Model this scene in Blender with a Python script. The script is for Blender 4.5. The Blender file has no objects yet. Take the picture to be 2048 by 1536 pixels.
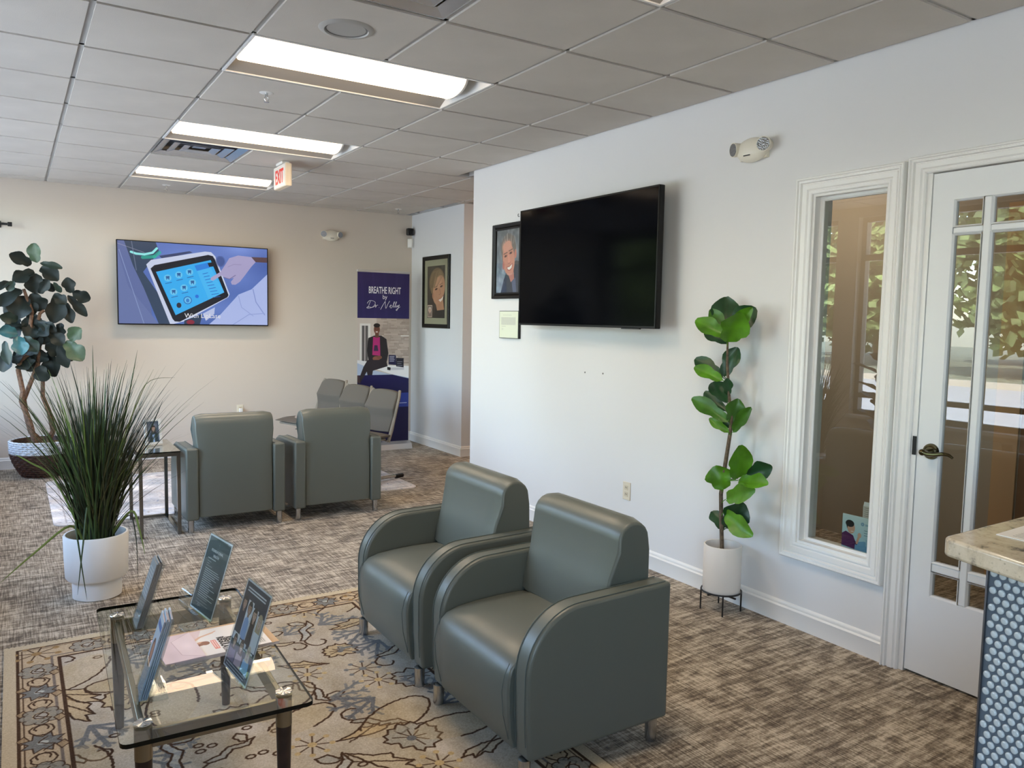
import bpy, bmesh, math, random
import numpy as np
from mathutils import Vector, Matrix
random.seed(7)
rng = np.random.default_rng(7)
D = bpy.data
S = bpy.context.scene
COL = S.collection
PI = math.pi

# ------------------------------------------------------------------ camera, world, sun, exposure
CAM = np.array([-3.2344, 0.0, 1.4931])
RM = np.array([[0.84422639, -0.53565098, 0.01896931], [0.02801393, 0.07943977, 0.99644596], [0.53525417, 0.84069457, -0.08207084]])
FPX = 1570.3
H = 2.694
cam = D.objects.new('camera', D.cameras.new('camera'))
COL.objects.link(cam)
r_, u_, f_ = RM
cam.matrix_world = Matrix(((r_[0], u_[0], -f_[0], CAM[0]), (r_[1], u_[1], -f_[1], CAM[1]), (r_[2], u_[2], -f_[2], CAM[2]), (0, 0, 0, 1)))
cam.data.sensor_width = 36.0
cam.data.lens = FPX / 2048 * 36.0
cam.data.clip_start = 0.05
S.camera = cam

S.view_settings.view_transform = 'Standard'
S.view_settings.look = 'None'
S.view_settings.gamma = 1.0
S.view_settings.use_curve_mapping = False
S.view_settings.exposure = -0.38
try:
    S.cycles.use_denoising = True
    S.cycles.max_bounces = 10
    S.cycles.diffuse_bounces = 6
    S.cycles.glossy_bounces = 5
    S.cycles.transparent_max_bounces = 16
    S.cycles.sample_clamp_indirect = 6.0
    S.cycles.caustics_reflective = False
    S.cycles.caustics_refractive = False
except Exception:
    pass

W = D.worlds.new('sky'); S.world = W; W.use_nodes = True
wn = W.node_tree
for n in list(wn.nodes): wn.nodes.remove(n)
sky = wn.nodes.new('ShaderNodeTexSky')
sky.sky_type = 'NISHITA'; sky.sun_disc = False
sky.sun_elevation = math.radians(52); sky.sun_rotation = math.radians(100)
sky.air_density = 1.0; sky.dust_density = 1.5; sky.ozone_density = 1.2
bg = wn.nodes.new('ShaderNodeBackground'); bg.inputs[1].default_value = 5.2
wo = wn.nodes.new('ShaderNodeOutputWorld')
hs = wn.nodes.new('ShaderNodeHueSaturation'); hs.inputs['Saturation'].default_value = 0.92      # hazy summer sky
wn.links.new(sky.outputs[0], hs.inputs['Color']); wn.links.new(hs.outputs[0], bg.inputs[0]); wn.links.new(bg.outputs[0], wo.inputs[0])

sun = D.objects.new('sun', D.lights.new('sun', 'SUN')); COL.objects.link(sun)
sun.data.energy = 42.0; sun.data.angle = 0.009; sun.data.color = (1.0, 0.97, 0.92)
sun.rotation_euler = Vector((-0.50, 0.30, -0.82)).to_track_quat('-Z', 'Y').to_euler()   # from over the building: no direct sun indoors

# window openings of the left wall: (y0, y1); sky portals sit in them
LX = -4.0
WIN_Z0, WIN_Z1 = 0.58, 2.60
WINS = [(-2.2, -0.15), (3.15, 4.98), (5.22, 7.05), (7.30, 8.55)]
for (a, b) in WINS:
    L = D.lights.new('window_portal', 'AREA'); L.shape = 'RECTANGLE'
    L.size = b - a; L.size_y = WIN_Z1 - WIN_Z0
    L.cycles.is_portal = True
    o = D.objects.new('window_portal', L); COL.objects.link(o)
    o.location = (LX - 0.12, (a + b) / 2, (WIN_Z0 + WIN_Z1) / 2)
    o.rotation_euler = Matrix(((0, 0, -1), (1, 0, 0), (0, -1, 0))).to_euler()   # local x along y, faces +x

LENS_POWER = 5.5
LAMP_WATTS = 17.0
# ------------------------------------------------------------------ helpers
def lin(c):
    out = []
    for v in c[:3]:
        v /= 255.0
        out.append(v / 12.92 if v <= 0.04045 else ((v + 0.055) / 1.055) ** 2.4)
    return tuple(out) + (1.0,)

def ray(u, v):
    return np.array([(u - 1024) / FPX, -(v - 768) / FPX, 1.0]) @ RM
def at(u, v, ax, c):
    d = ray(u, v); t = (c - CAM[ax]) / d[ax]
    return CAM + d * t

MATS = {}
def mat(name, c=(200, 200, 200), rough=0.5, metal=0.0, spec=0.5, noise=0.0, nscale=8.0, bump=0.0, bscale=200.0, coat=0.0, emit=None, estr=1.0, stretch=None):
    if name in MATS: return MATS[name]
    m = D.materials.new(name); m.use_nodes = True
    nt = m.node_tree; b = nt.nodes['Principled BSDF']
    b.inputs['Base Color'].default_value = lin(c)
    b.inputs['Roughness'].default_value = rough
    b.inputs['Metallic'].default_value = metal
    b.inputs['Specular IOR Level'].default_value = spec
    b.inputs['Coat Weight'].default_value = coat
    m.diffuse_color = lin(c)
    tc = None
    if noise or bump:
        tc = nt.nodes.new('ShaderNodeTexCoord')
        mp = nt.nodes.new('ShaderNodeMapping'); nt.links.new(tc.outputs['Object'], mp.inputs[0])
        if stretch: mp.inputs['Scale'].default_value = stretch
    if noise:
        n = nt.nodes.new('ShaderNodeTexNoise'); n.inputs['Scale'].default_value = nscale; n.inputs['Detail'].default_value = 4
        nt.links.new(mp.outputs[0], n.inputs['Vector'])
        r = nt.nodes.new('ShaderNodeValToRGB')
        lo = tuple(max(0, x * (1 - noise)) for x in c); hi = tuple(min(255, x * (1 + noise)) for x in c)
        r.color_ramp.elements[0].color = lin(lo); r.color_ramp.elements[1].color = lin(hi)
        r.color_ramp.elements[0].position = 0.3; r.color_ramp.elements[1].position = 0.7
        nt.links.new(n.outputs[0], r.inputs[0]); nt.links.new(r.outputs[0], b.inputs['Base Color'])
    if bump:
        n2 = nt.nodes.new('ShaderNodeTexNoise'); n2.inputs['Scale'].default_value = bscale; n2.inputs['Detail'].default_value = 2
        nt.links.new(mp.outputs[0], n2.inputs['Vector'])
        bp = nt.nodes.new('ShaderNodeBump'); bp.inputs['Strength'].default_value = bump; bp.inputs['Distance'].default_value = 0.002
        nt.links.new(n2.outputs[0], bp.inputs['Height']); nt.links.new(bp.outputs[0], b.inputs['Normal'])
    if emit:
        b.inputs['Emission Color'].default_value = lin(emit); b.inputs['Emission Strength'].default_value = estr
    MATS[name] = m
    return m

def glass_mat(name, tint=(240, 246, 242), refl=1.7, ior=1.5, rough=0.0):
    """thin pane: real Fresnel reflection over straight-through transmission"""
    if name in MATS: return MATS[name]
    m = D.materials.new(name); m.use_nodes = True; nt = m.node_tree
    for n in list(nt.nodes): nt.nodes.remove(n)
    out = nt.nodes.new('ShaderNodeOutputMaterial'); mix = nt.nodes.new('ShaderNodeMixShader')
    tr = nt.nodes.new('ShaderNodeBsdfTransparent'); tr.inputs[0].default_value = lin(tint)
    gl = nt.nodes.new('ShaderNodeBsdfGlossy'); gl.inputs['Roughness'].default_value = rough
    lw = nt.nodes.new('ShaderNodeFresnel'); lw.inputs[0].default_value = ior
    mu = nt.nodes.new('ShaderNodeMath'); mu.operation = 'MULTIPLY'; mu.inputs[1].default_value = refl; mu.use_clamp = True
    ge = nt.nodes.new('ShaderNodeNewGeometry'); io = nt.nodes.new('ShaderNodeMapRange')      # same Fresnel from both sides of the sheet
    io.inputs[3].default_value = ior; io.inputs[4].default_value = 1 / ior
    nt.links.new(ge.outputs['Backfacing'], io.inputs[0]); nt.links.new(io.outputs[0], lw.inputs[0])
    nt.links.new(lw.outputs[0], mu.inputs[0]); nt.links.new(mu.outputs[0], mix.inputs[0])
    nt.links.new(tr.outputs[0], mix.inputs[1]); nt.links.new(gl.outputs[0], mix.inputs[2]); nt.links.new(mix.outputs[0], out.inputs[0])
    MATS[name] = m
    return m

class MB:
    """collects shapes into one mesh"""
    def __init__(s): s.v = []; s.f = []; s.uv = None
    def add(s, vs, fs):
        k = len(s.v); s.v += [tuple(map(float, p)) for p in vs]; s.f += [tuple(i + k for i in f) for f in fs]; return s
    def box(s, x0, x1, y0, y1, z0, z1):
        return s.add([(x0, y0, z0), (x1, y0, z0), (x1, y1, z0), (x0, y1, z0), (x0, y0, z1), (x1, y0, z1), (x1, y1, z1), (x0, y1, z1)],
                     [(0, 3, 2, 1), (4, 5, 6, 7), (0, 1, 5, 4), (1, 2, 6, 5), (2, 3, 7, 6), (3, 0, 4, 7)])
    def prism(s, poly, axis, a, b):
        """poly in the two axes other than axis (kept in x,y,z order), extruded a..b"""
        n = len(poly); vs = []
        for c in (a, b):
            for p in poly:
                q = list(p); q.insert(axis, c); vs.append(q)
        fs = [tuple(range(n))[::-1], tuple(range(n, 2 * n))] + [(i, (i + 1) % n, n + (i + 1) % n, n + i) for i in range(n)]
        ar = sum(poly[i][0] * poly[(i + 1) % n][1] - poly[(i + 1) % n][0] * poly[i][1] for i in range(n))
        if (ar < 0) != (axis == 1) : fs = [f[::-1] for f in fs]
        return s.add(vs, fs)
    def ring(s, c, r, ax, n, ry=None):
        w = Vector(ax).normalized(); a = w.orthogonal().normalized(); b = w.cross(a)
        return [tuple(Vector(c) + a * (r * math.cos(2 * PI * i / n)) + b * (r * math.sin(2 * PI * i / n))) for i in range(n)]
    def cyl(s, p0, p1, r0, r1=None, n=16, caps=True):
        r1 = r0 if r1 is None else r1; ax = Vector(p1) - Vector(p0)
        vs = s.ring(p0, r0, ax, n) + s.ring(p1, r1, ax, n)
        fs = [(i, (i + 1) % n, n + (i + 1) % n, n + i) for i in range(n)]
        if caps: fs += [tuple(range(n))[::-1], tuple(range(n, 2 * n))]
        return s.add(vs, fs)
    def lathe(s, prof, c=(0, 0, 0), n=40):
        vs = []; m = len(prof)
        for (r, z) in prof:
            vs += [(c[0] + r * math.cos(2 * PI * i / n), c[1] + r * math.sin(2 * PI * i / n), c[2] + z) for i in range(n)]
        fs = [(j * n + i, j * n + (i + 1) % n, (j + 1) * n + (i + 1) % n, (j + 1) * n + i) for j in range(m - 1) for i in range(n)]
        if prof[0][0] > 1e-4: fs.append(tuple(range(n))[::-1])
        if prof[-1][0] > 1e-4: fs.append(tuple(range((m - 1) * n, m * n)))
        return s.add(vs, fs)
    def tube(s, path, r, n=8, caps=True):
        P = [Vector(p) for p in path]; m = len(P); vs = []; a = None
        for i, p in enumerate(P):
            t = (P[min(i + 1, m - 1)] - P[max(i - 1, 0)]).normalized()
            a = (t.orthogonal() if a is None else (a - t * a.dot(t))).normalized(); b = t.cross(a)
            rr = r[i] if isinstance(r, (list, tuple)) else r
            vs += [tuple(p + a * (rr * math.cos(2 * PI * k / n)) + b * (rr * math.sin(2 * PI * k / n))) for k in range(n)]
        fs = [(j * n + i, j * n + (i + 1) % n, (j + 1) * n + (i + 1) % n, (j + 1) * n + i) for j in range(m - 1) for i in range(n)]
        if caps: fs += [tuple(range(n))[::-1], tuple(range((m - 1) * n, m * n))]
        return s.add(vs, fs)
    def ball(s, c, rx, ry=None, rz=None, n=16, m=10):
        ry = rx if ry is None else ry; rz = rx if rz is None else rz
        prof = [(math.sin(PI * j / m), -math.cos(PI * j / m)) for j in range(m + 1)]
        k = len(s.v); vs = []; fs = []
        for (r, z) in prof:
            vs += [(c[0] + rx * r * math.cos(2 * PI * i / n), c[1] + ry * r * math.sin(2 * PI * i / n), c[2] + rz * z) for i in range(n)]
        fs = [(j * n + i, j * n + (i + 1) % n, (j + 1) * n + (i + 1) % n, (j + 1) * n + i) for j in range(m) for i in range(n)]
        return s.add(vs, fs)
    def build(s, name, m, parent=None, smooth=True, bev=0.0, seg=2, angle=35, sub=0, loc=None, rotz=None, fix=True):
        me = D.meshes.new(name); me.from_pydata(s.v, [], s.f); me.validate()
        if fix:
            bm = bmesh.new(); bm.from_mesh(me); bmesh.ops.recalc_face_normals(bm, faces=bm.faces); bm.to_mesh(me); bm.free()
        me.update()
        o = D.objects.new(name, me); COL.objects.link(o)
        if m is not None: me.materials.append(m)
        if s.uv is not None:
            l = me.uv_layers.new(name='UVMap')
            for lp in me.loops: l.data[lp.index].uv = s.uv[lp.vertex_index]
        if smooth:
            me.shade_smooth(); me.set_sharp_from_angle(angle=math.radians(angle))
        if parent is not None: o.parent = parent
        if loc is not None: o.location = loc
        if rotz is not None: o.rotation_euler = (0, 0, rotz)
        if bev:
            b = o.modifiers.new('bevel', 'BEVEL'); b.width = bev; b.segments = seg; b.limit_method = 'ANGLE'; b.angle_limit = math.radians(30); b.harden_normals = False
        if sub:
            q = o.modifiers.new('sub', 'SUBSURF'); q.levels = sub; q.render_levels = sub
        return o

def tag(o, label=None, cat=None, group=None, kind=None):
    if label: o['label'] = label
    if cat: o['category'] = cat
    if group: o['group'] = group
    if kind: o['kind'] = kind
    return o
def thing(name, label, cat, loc=(0, 0, 0), rotz=0.0, group=None):
    o = D.objects.new(name, None); COL.objects.link(o); o.location = loc; o.rotation_euler = (0, 0, rotz); o.empty_display_size = 0.1
    return tag(o, label, cat, group)
def dup(root, loc, rotz, label, group=None):
    def cp(o, par):
        c = o.copy(); COL.objects.link(c)
        if par is not None: c.parent = par
        for ch in [k for k in D.objects if k.parent == o]: kids.append((ch, c))
        return c
    kids = []; r = cp(root, None); r.location = loc; r.rotation_euler = (0, 0, rotz); r['label'] = label
    if group: r['group'] = group
    while kids:
        ch, par = kids.pop(0); cp(ch, par)
    return r
def structure(o): o['kind'] = 'structure'; return o

def ring_frame(mb, rect, prof, ax, base, sgn, open_bottom=False):
    """mitred frame round rect (a0,a1,b0,b1) in the plane ax=base; prof = [(outward offset, height off the plane)]"""
    a0, a1, b0, b1 = rect; n = len(prof); vs = []
    for (d, h) in prof:
        bb = b0 if open_bottom else b0 - d
        for (a, b) in ((a0 - d, bb), (a0 - d, b1 + d), (a1 + d, b1 + d), (a1 + d, bb)):
            q = [a, b]; q.insert(ax, base + sgn * h); vs.append(q)
    fs = []
    for j in range(n - 1):
        for i in range(3 if open_bottom else 4):
            k = (i + 1) % 4
            fs.append((j * 4 + i, j * 4 + k, (j + 1) * 4 + k, (j + 1) * 4 + i))
    if open_bottom:
        fs.append(tuple(j * 4 for j in range(n))); fs.append(tuple(j * 4 + 3 for j in range(n)))
    mb.add(vs, fs)
    return mb

def text_mesh(name, body, size, m, parent, M4, sx=1.0, bold=0.0, depth=0.0008, align='CENTER', spacing=1.0):
    """flat lettering as geometry, M4 maps text x,y to the surface"""
    cu = D.curves.new(name, 'FONT'); cu.body = body; cu.size = size; cu.align_x = align; cu.offset = bold; cu.extrude = depth; cu.space_character = spacing
    cu.resolution_u = 3
    t = D.objects.new(name + '_src', cu); COL.objects.link(t)
    dg = bpy.context.evaluated_depsgraph_get()
    me = D.meshes.new_from_object(t.evaluated_get(dg)); me.name = name
    D.objects.remove(t); D.curves.remove(cu)
    me.materials.clear(); me.materials.append(m)
    o = D.objects.new(name, me); COL.objects.link(o)
    sc = Matrix.Diagonal((sx, 1, 1, 1))
    me.transform(M4 @ sc)
    if parent is not None: o.parent = parent
    return o
def frame4(origin, xdir, ydir):
    x = Vector(xdir).normalized(); y = Vector(ydir).normalized(); z = x.cross(y)
    return Matrix(((x[0], y[0], z[0], origin[0]), (x[1], y[1], z[1], origin[1]), (x[2], y[2], z[2], origin[2]), (0, 0, 0, 1)))

# ------------------------------------------------------------------ drawn prints (pixels computed here)
class Canvas:
    def __init__(s, w, h, c):
        s.w = w; s.h = h; s.a = np.empty((h, w, 3), np.float32); s.a[:] = np.array(c, np.float32) / 255
    def _box(s, x0, y0, x1, y1, pad):
        X0 = max(0, int(x0 - pad)); Y0 = max(0, int(y0 - pad)); X1 = min(s.w, int(x1 + pad) + 2); Y1 = min(s.h, int(y1 + pad) + 2)
        if X0 >= X1 or Y0 >= Y1: return None
        yy, xx = np.mgrid[Y0:Y1, X0:X1].astype(np.float32)
        return X0, Y0, X1, Y1, xx + .5, yy + .5
    def _put(s, B, al, c):
        X0, Y0, X1, Y1 = B[:4]; v = s.a[Y0:Y1, X0:X1]; v += al[..., None] * (np.array(c, np.float32) / 255 - v)
    def stroke(s, pts, w, c, al=1.0):
        for (x0, y0), (x1, y1) in zip(pts[:-1], pts[1:]):
            B = s._box(min(x0, x1), min(y0, y1), max(x0, x1), max(y0, y1), w / 2 + 1)
            if B is None: continue
            xx, yy = B[4:]; dx, dy = x1 - x0, y1 - y0; L = dx * dx + dy * dy + 1e-6
            t = np.clip(((xx - x0) * dx + (yy - y0) * dy) / L, 0, 1)
            d = np.hypot(xx - x0 - t * dx, yy - y0 - t * dy)
            s._put(B, np.clip(w / 2 + .5 - d, 0, 1) * al, c)
    def poly(s, pts, c, al=1.0, soft=0.0):
        P = np.array(pts, np.float32); B = s._box(P[:, 0].min(), P[:, 1].min(), P[:, 0].max(), P[:, 1].max(), 1 + soft)
        if B is None: return
        xx, yy = B[4:]; acc = np.zeros_like(xx)
        for ox in (-.25, .25):
            for oy in (-.25, .25):
                X = xx + ox; Y = yy + oy; ins = np.zeros(X.shape, bool)
                for (x0, y0), (x1, y1) in zip(P, np.roll(P, -1, 0)):
                    if y0 == y1: continue
                    c1 = ((y0 > Y) != (y1 > Y)); ins ^= c1 & (X < (x1 - x0) * (Y - y0) / (y1 - y0) + x0)
                acc += ins
        s._put(B, acc / 4 * al, c)
    def ell(s, cx, cy, rx, ry, c, al=1.0, rot=0.0, soft=0.08):
        R = max(rx, ry); B = s._box(cx - R, cy - R, cx + R, cy + R, 2)
        if B is None: return
        xx, yy = B[4:]; ca, sa = math.cos(rot), math.sin(rot)
        X = (xx - cx) * ca + (yy - cy) * sa; Y = -(xx - cx) * sa + (yy - cy) * ca
        d = np.hypot(X / rx, Y / ry); s._put(B, np.clip((1 - d) / soft + .5, 0, 1) * al, c)
    def rect(s, x0, y0, x1, y1, c, al=1.0): s.poly([(x0, y0), (x1, y0), (x1, y1), (x0, y1)], c, al)
    def grad(s, x0, y0, x1, y1, c0, c1, vert=True):
        n = (y1 - y0) if vert else (x1 - x0); t = np.linspace(0, 1, int(n))[:, None]
        g = (np.array(c0) * (1 - t) + np.array(c1) * t) / 255
        if vert: s.a[y0:y1, x0:x1] = g[:, None, :]
        else: s.a[y0:y1, x0:x1] = g[None, :, :]
    def noise(s, amp, cell=1):
        h = -(-s.h // cell); w = -(-s.w // cell)
        n = rng.normal(0, amp / 255, (h, w, 1)).repeat(cell, 0).repeat(cell, 1)[:s.h, :s.w]; s.a += n
    def cloud(s, amp, n=8, tint=(1, 1, 1)):
        g = rng.normal(0, 1, (n + 1, n + 1)); yy, xx = np.mgrid[0:s.h, 0:s.w]; fy = yy / s.h * n; fx = xx / s.w * n
        iy = np.clip(fy.astype(int), 0, n - 1); ix = np.clip(fx.astype(int), 0, n - 1); ty = fy - iy; tx = fx - ix
        ty = ty * ty * (3 - 2 * ty); tx = tx * tx * (3 - 2 * tx)
        v = g[iy, ix] * (1 - ty) * (1 - tx) + g[iy, ix + 1] * (1 - ty) * tx + g[iy + 1, ix] * ty * (1 - tx) + g[iy + 1, ix + 1] * ty * tx
        s.a += (v[..., None] * amp / 255 * np.array(tint)).astype(np.float32)
    def lines(s, x0, y0, x1, y1, n, c, w=1.0, al=0.9, ragged=0.3):
        for i in range(n):
            y = y0 + (y1 - y0) * i / max(1, n - 1); x = x0; e = x1 - random.random() * ragged * (x1 - x0)
            while x < e:
                q = min(e, x + random.uniform(.04, .14) * (x1 - x0)); s.stroke([(x, y), (q, y)], w, c, al); x = q + .02 * (x1 - x0)
    def image(s, name):
        im = D.images.new(name, s.w, s.h); px = np.ones((s.h, s.w, 4), np.float32); px[..., :3] = np.clip(s.a, 0, 1)[::-1]
        im.pixels.foreach_set(px.ravel()); im.update(); im.pack()
        return im
def print_mat(name, canvas, rough=0.5, emit=0.0, spec=0.5):
    m = D.materials.new(name); m.use_nodes = True; nt = m.node_tree; b = nt.nodes['Principled BSDF']
    t = nt.nodes.new('ShaderNodeTexImage'); t.image = canvas.image(name); t.extension = 'EXTEND'
    b.inputs['Roughness'].default_value = rough; b.inputs['Specular IOR Level'].default_value = spec
    if emit:
        b.inputs['Base Color'].default_value = (0.01, 0.01, 0.012, 1)
        nt.links.new(t.outputs[0], b.inputs['Emission Color']); b.inputs['Emission Strength'].default_value = emit
    else:
        nt.links.new(t.outputs[0], b.inputs['Base Color'])
    MATS[name] = m
    return m
def sheet(name, corners, m, parent=None):
    """printed sheet: corners BL, BR, TR, TL as seen from its face"""
    mb = MB(); mb.add(corners, [(0, 1, 2, 3)]); mb.uv = [(0, 0), (1, 0), (1, 1), (0, 1)]
    return mb.build(name, m, parent, smooth=False, fix=False)
# ------------------------------------------------------------------ materials
wall_m = mat('wall_paint', (222, 221, 220), .75, spec=.25, bump=.05, bscale=350)
wall_beige = mat('wall_paint_beige', (207, 196, 183), .75, spec=.25, bump=.05, bscale=350)
trim_m = mat('trim_paint', (236, 235, 232), .32, spec=.45)
door_m = mat('door_paint', (226, 228, 229), .38, spec=.45)
tan_m = mat('office_paint', (178, 168, 154), .7, spec=.25)
tan_trim = mat('office_trim', (206, 170, 130), .5)
tile_m = mat('ceiling_tile_face', (198, 192, 184), .9, spec=.1, noise=.02, nscale=3, bump=.35, bscale=260)
bar_m = mat('ceiling_grid_metal', (176, 175, 172), .5)
chrome = mat('chrome', (200, 200, 198), .14, 1.0)
brushed = mat('brushed_steel', (188, 191, 194), .24, 1.0)
black_m = mat('black_plastic', (16, 16, 17), .35)
black_metal = mat('black_metal', (22, 21, 21), .45)
white_pl = mat('white_plastic', (228, 226, 220), .35)
cream_pl = mat('cream_plastic', (222, 212, 192), .35)
pane_m = glass_mat('pane_glass', (228, 232, 226), 2.8)
clear_m = glass_mat('table_glass', (240, 244, 240), 1.7)
acrylic_m = glass_mat('clear_acrylic', (243, 246, 246), .7, 1.45)
edge_m = mat('dark_glass_edge', (8, 14, 12), .25, spec=.3)

def carpet_mat():
    m = D.materials.new('carpet_tiles'); m.use_nodes = True; nt = m.node_tree; b = nt.nodes['Principled BSDF']
    N = nt.nodes.new; L = nt.links.new
    tc = N('ShaderNodeTexCoord')
    def noise(scale, sc, det=3, rough=.55, off=(0, 0, 0)):
        mp = N('ShaderNodeMapping'); mp.inputs['Scale'].default_value = sc; mp.inputs['Location'].default_value = off
        n = N('ShaderNodeTexNoise'); n.inputs['Scale'].default_value = scale; n.inputs['Detail'].default_value = det; n.inputs['Roughness'].default_value = rough
        L(tc.outputs['Object'], mp.inputs[0]); L(mp.outputs[0], n.inputs['Vector']); return n.outputs[0]
    def ramp(x, a, c):
        r = N('ShaderNodeMapRange'); r.inputs[1].default_value = a; r.inputs[2].default_value = c; L(x, r.inputs[0]); return r.outputs[0]
    def math_(op, x, y):
        q = N('ShaderNodeMath'); q.operation = op
        for i, k in enumerate((x, y)):
            if isinstance(k, (int, float)): q.inputs[i].default_value = k
            else: L(k, q.inputs[i])
        return q.outputs[0]
    yarn = ramp(noise(1, (150, 5.5, 1), 3, .6), .33, .67)            # fine lines running along the room
    cross = ramp(noise(1, (6.5, 46, 1), 3, .6, (3, 1, 0)), .36, .66)    # short bars across them
    patch = ramp(noise(1, (4.2, 2.4, 1), 2, .5, (7, 2, 0)), .3, .7)
    dots = ramp(noise(1, (110, 110, 1), 2, .6), .3, .7)
    block = ramp(noise(1, (9, 16, 1), 2, .7, (1, 9, 0)), .38, .62)
    v = math_('ADD', math_('MULTIPLY', yarn, .30), math_('MULTIPLY', cross, .26))
    v = math_('ADD', v, math_('MULTIPLY', patch, .12)); v = math_('ADD', v, math_('MULTIPLY', dots, .16)); v = math_('ADD', v, math_('MULTIPLY', block, .16))
    r = N('ShaderNodeValToRGB'); L(v, r.inputs[0])
    e = r.color_ramp.elements; e[0].position = .3; e[0].color = lin((86, 73, 58)); e[1].position = .7; e[1].color = lin((203, 189, 168))
    x = e.new(.5); x.color = lin((146, 132, 113))
    L(r.outputs[0], b.inputs['Base Color']); b.inputs['Roughness'].default_value = .95; b.inputs['Specular IOR Level'].default_value = .1
    b.inputs['Sheen Weight'].default_value = .15
    bp = N('ShaderNodeBump'); bp.inputs['Strength'].default_value = .5; bp.inputs['Distance'].default_value = .003
    L(dots, bp.inputs['Height']); L(bp.outputs[0], b.inputs['Normal'])
    return m
carpet_m = carpet_mat()

# ------------------------------------------------------------------ shell
X1 = 3.2; Y0 = -2.6; Y1 = 8.671; AX = .829; AY = 7.386; RY = 5.722; OX = 1.75
structure(MB().box(LX - .2, X1, Y0 - .2, Y1 + .2, -.12, 0).build('floor', carpet_m, smooth=False))
ceil = structure(MB().box(LX - .3, X1 + .2, Y0 - .3, Y1 + .3, 2.86, 3.2).build('ceiling', mat('plenum', (90, 90, 90), .9), smooth=False))
# right wall with window and door openings
WY = (2.055, 2.442); WZ = (.427, 2.112); DY = (.952, 1.888); DZ = 2.14; TH = .13
w = MB()
w.box(0, TH, WY[1], RY, 0, 2.75).box(0, TH, WY[0], WY[1], 0, WZ[0]).box(0, TH, WY[0], WY[1], WZ[1], 2.75)
w.box(0, TH, DY[1], WY[0], 0, 2.75).box(0, TH, DY[0], DY[1], DZ, 2.75).box(0, TH, Y0, DY[0], 0, 2.75)
structure(w.build('wall_right', wall_m, smooth=False))
structure(MB().box(LX, AX + .12, Y1, Y1 + .12, 0, 2.75).build('wall_back', wall_beige, smooth=False))
structure(MB().box(AX, X1, AY, Y1, 0, 2.75).build('wall_alcove', mat('wall_paint_cool', (214, 215, 217), .75, spec=.25), smooth=False))
structure(MB().box(LX, X1, Y0 - .12, Y0, 0, 2.75).build('wall_front', wall_m, smooth=False))
structure(MB().box(X1, X1 + .12, Y0, AY, 0, 2.75).build('wall_hall', tan_m, smooth=False))
structure(MB().box(OX, OX + .12, Y0, RY - .12, 0, 2.75).build('wall_office', tan_m, smooth=False))
structure(MB().box(TH, X1, RY - .12, RY, 0, 2.75).build('wall_partition', wall_m, smooth=False))
# left wall: sill, head and piers between the windows
w = MB(); w.box(LX - .22, LX, Y0, Y1, 0, WIN_Z0).box(LX - .22, LX, Y0, Y1, WIN_Z1, 2.9)
ed = [Y0] + [q for ab in WINS for q in ab] + [Y1]
for a, b in zip(ed[::2], ed[1::2]): w.box(LX - .22, LX, a, b, WIN_Z0, WIN_Z1)
structure(w.build('wall_left', mat('wall_paint_left', (206, 198, 188), .75), smooth=False))
structure(MB().box(-5.0, LX - .22, Y0 - .3, Y1 + .3, 2.78, 3.0).build('roof_overhang', mat('soffit', (176, 160, 140), .8), smooth=False))
fr_m = mat('window_frame_bronze', (62, 56, 50), .4)
for i, (a, b) in enumerate(WINS):
    o = structure(D.objects.new('window_%d' % (i + 2), None)); COL.objects.link(o); o.location = (LX - .1, (a + b) / 2, WIN_Z0)
    h = (b - a) / 2; zt = WIN_Z1 - WIN_Z0; zr = 2.19 - WIN_Z0; zl = .20
    f = MB()
    f.box(-.03, .03, -h, -h + .05, 0, zt).box(-.03, .03, h - .05, h, 0, zt).box(-.03, .03, -h + .05, h - .05, 0, .05).box(-.03, .03, -h + .05, h - .05, zt - .05, zt)
    f.build('window_frame', fr_m, o, smooth=False)
    MB().box(-.03, .03, -h + .05, h - .05, zr - .03, zr + .03).build('transom_bar', fr_m, o, smooth=False)
    MB().box(-.03, .03, -h + .05, h - .05, zl - .025, zl + .025).build('transom_bar', fr_m, o, smooth=False)
    for (z0, z1) in ((.05, zl - .025), (zl + .025, zr - .03), (zr + .03, zt - .05)):
        sheet('pane', [(0, -h + .05, z0), (0, h - .05, z0), (0, h - .05, z1), (0, -h + .05, z1)], glass_mat('window_glass', (236, 240, 238), 1.4), o)
    MB().box(.10, .16, -h - .03, h + .03, -.03, 0).build('window_sill', trim_m, o, smooth=False)

# ceiling: grid bars and lay-in tiles (0.61 m module)
T = .6096; GX = -2.9337; GY = 3.5581; ZF = 2.694
xs = [GX + T * k for k in range(-1, 5)]; ys = [GY + T * k for k in range(-10, 9)]
lights = [(1, -3), (1, 0), (1, 3), (1, 6)]; vents = [(1, 4), (1, -2)]
taken = set()
for k, r in lights: taken |= {(k, r), (k + 1, r)}
for v in vents: taken.add(v)
bars = MB
def bar(x0, x1, y0, y1, nm='grid_bar'):
    MB().box(x0, x1, y0, y1, 2.703, 2.74).build(nm, bar_m, ceil, smooth=False)
gb = .0125
for x in xs + [GX + 5 * T, GX + 6 * T]:
    y0 = Y0 if x < 0 else RY
    y1 = Y1 if x < AX else AY
    cuts = [y0] + ([q for r in (-3, 0, 3, 6) for q in (GY + T * r + gb, GY + T * (r + 1) - gb)] if abs(x - GX - 2 * T) < .01 else []) + [y1]
    for a, b in zip(cuts[::2], cuts[1::2]): bar(x - gb, x + gb, a, b)
for y in ys:
    bar(LX, 0 if y < RY else (AX if y > AY else X1), y - gb, y + gb)
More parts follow.
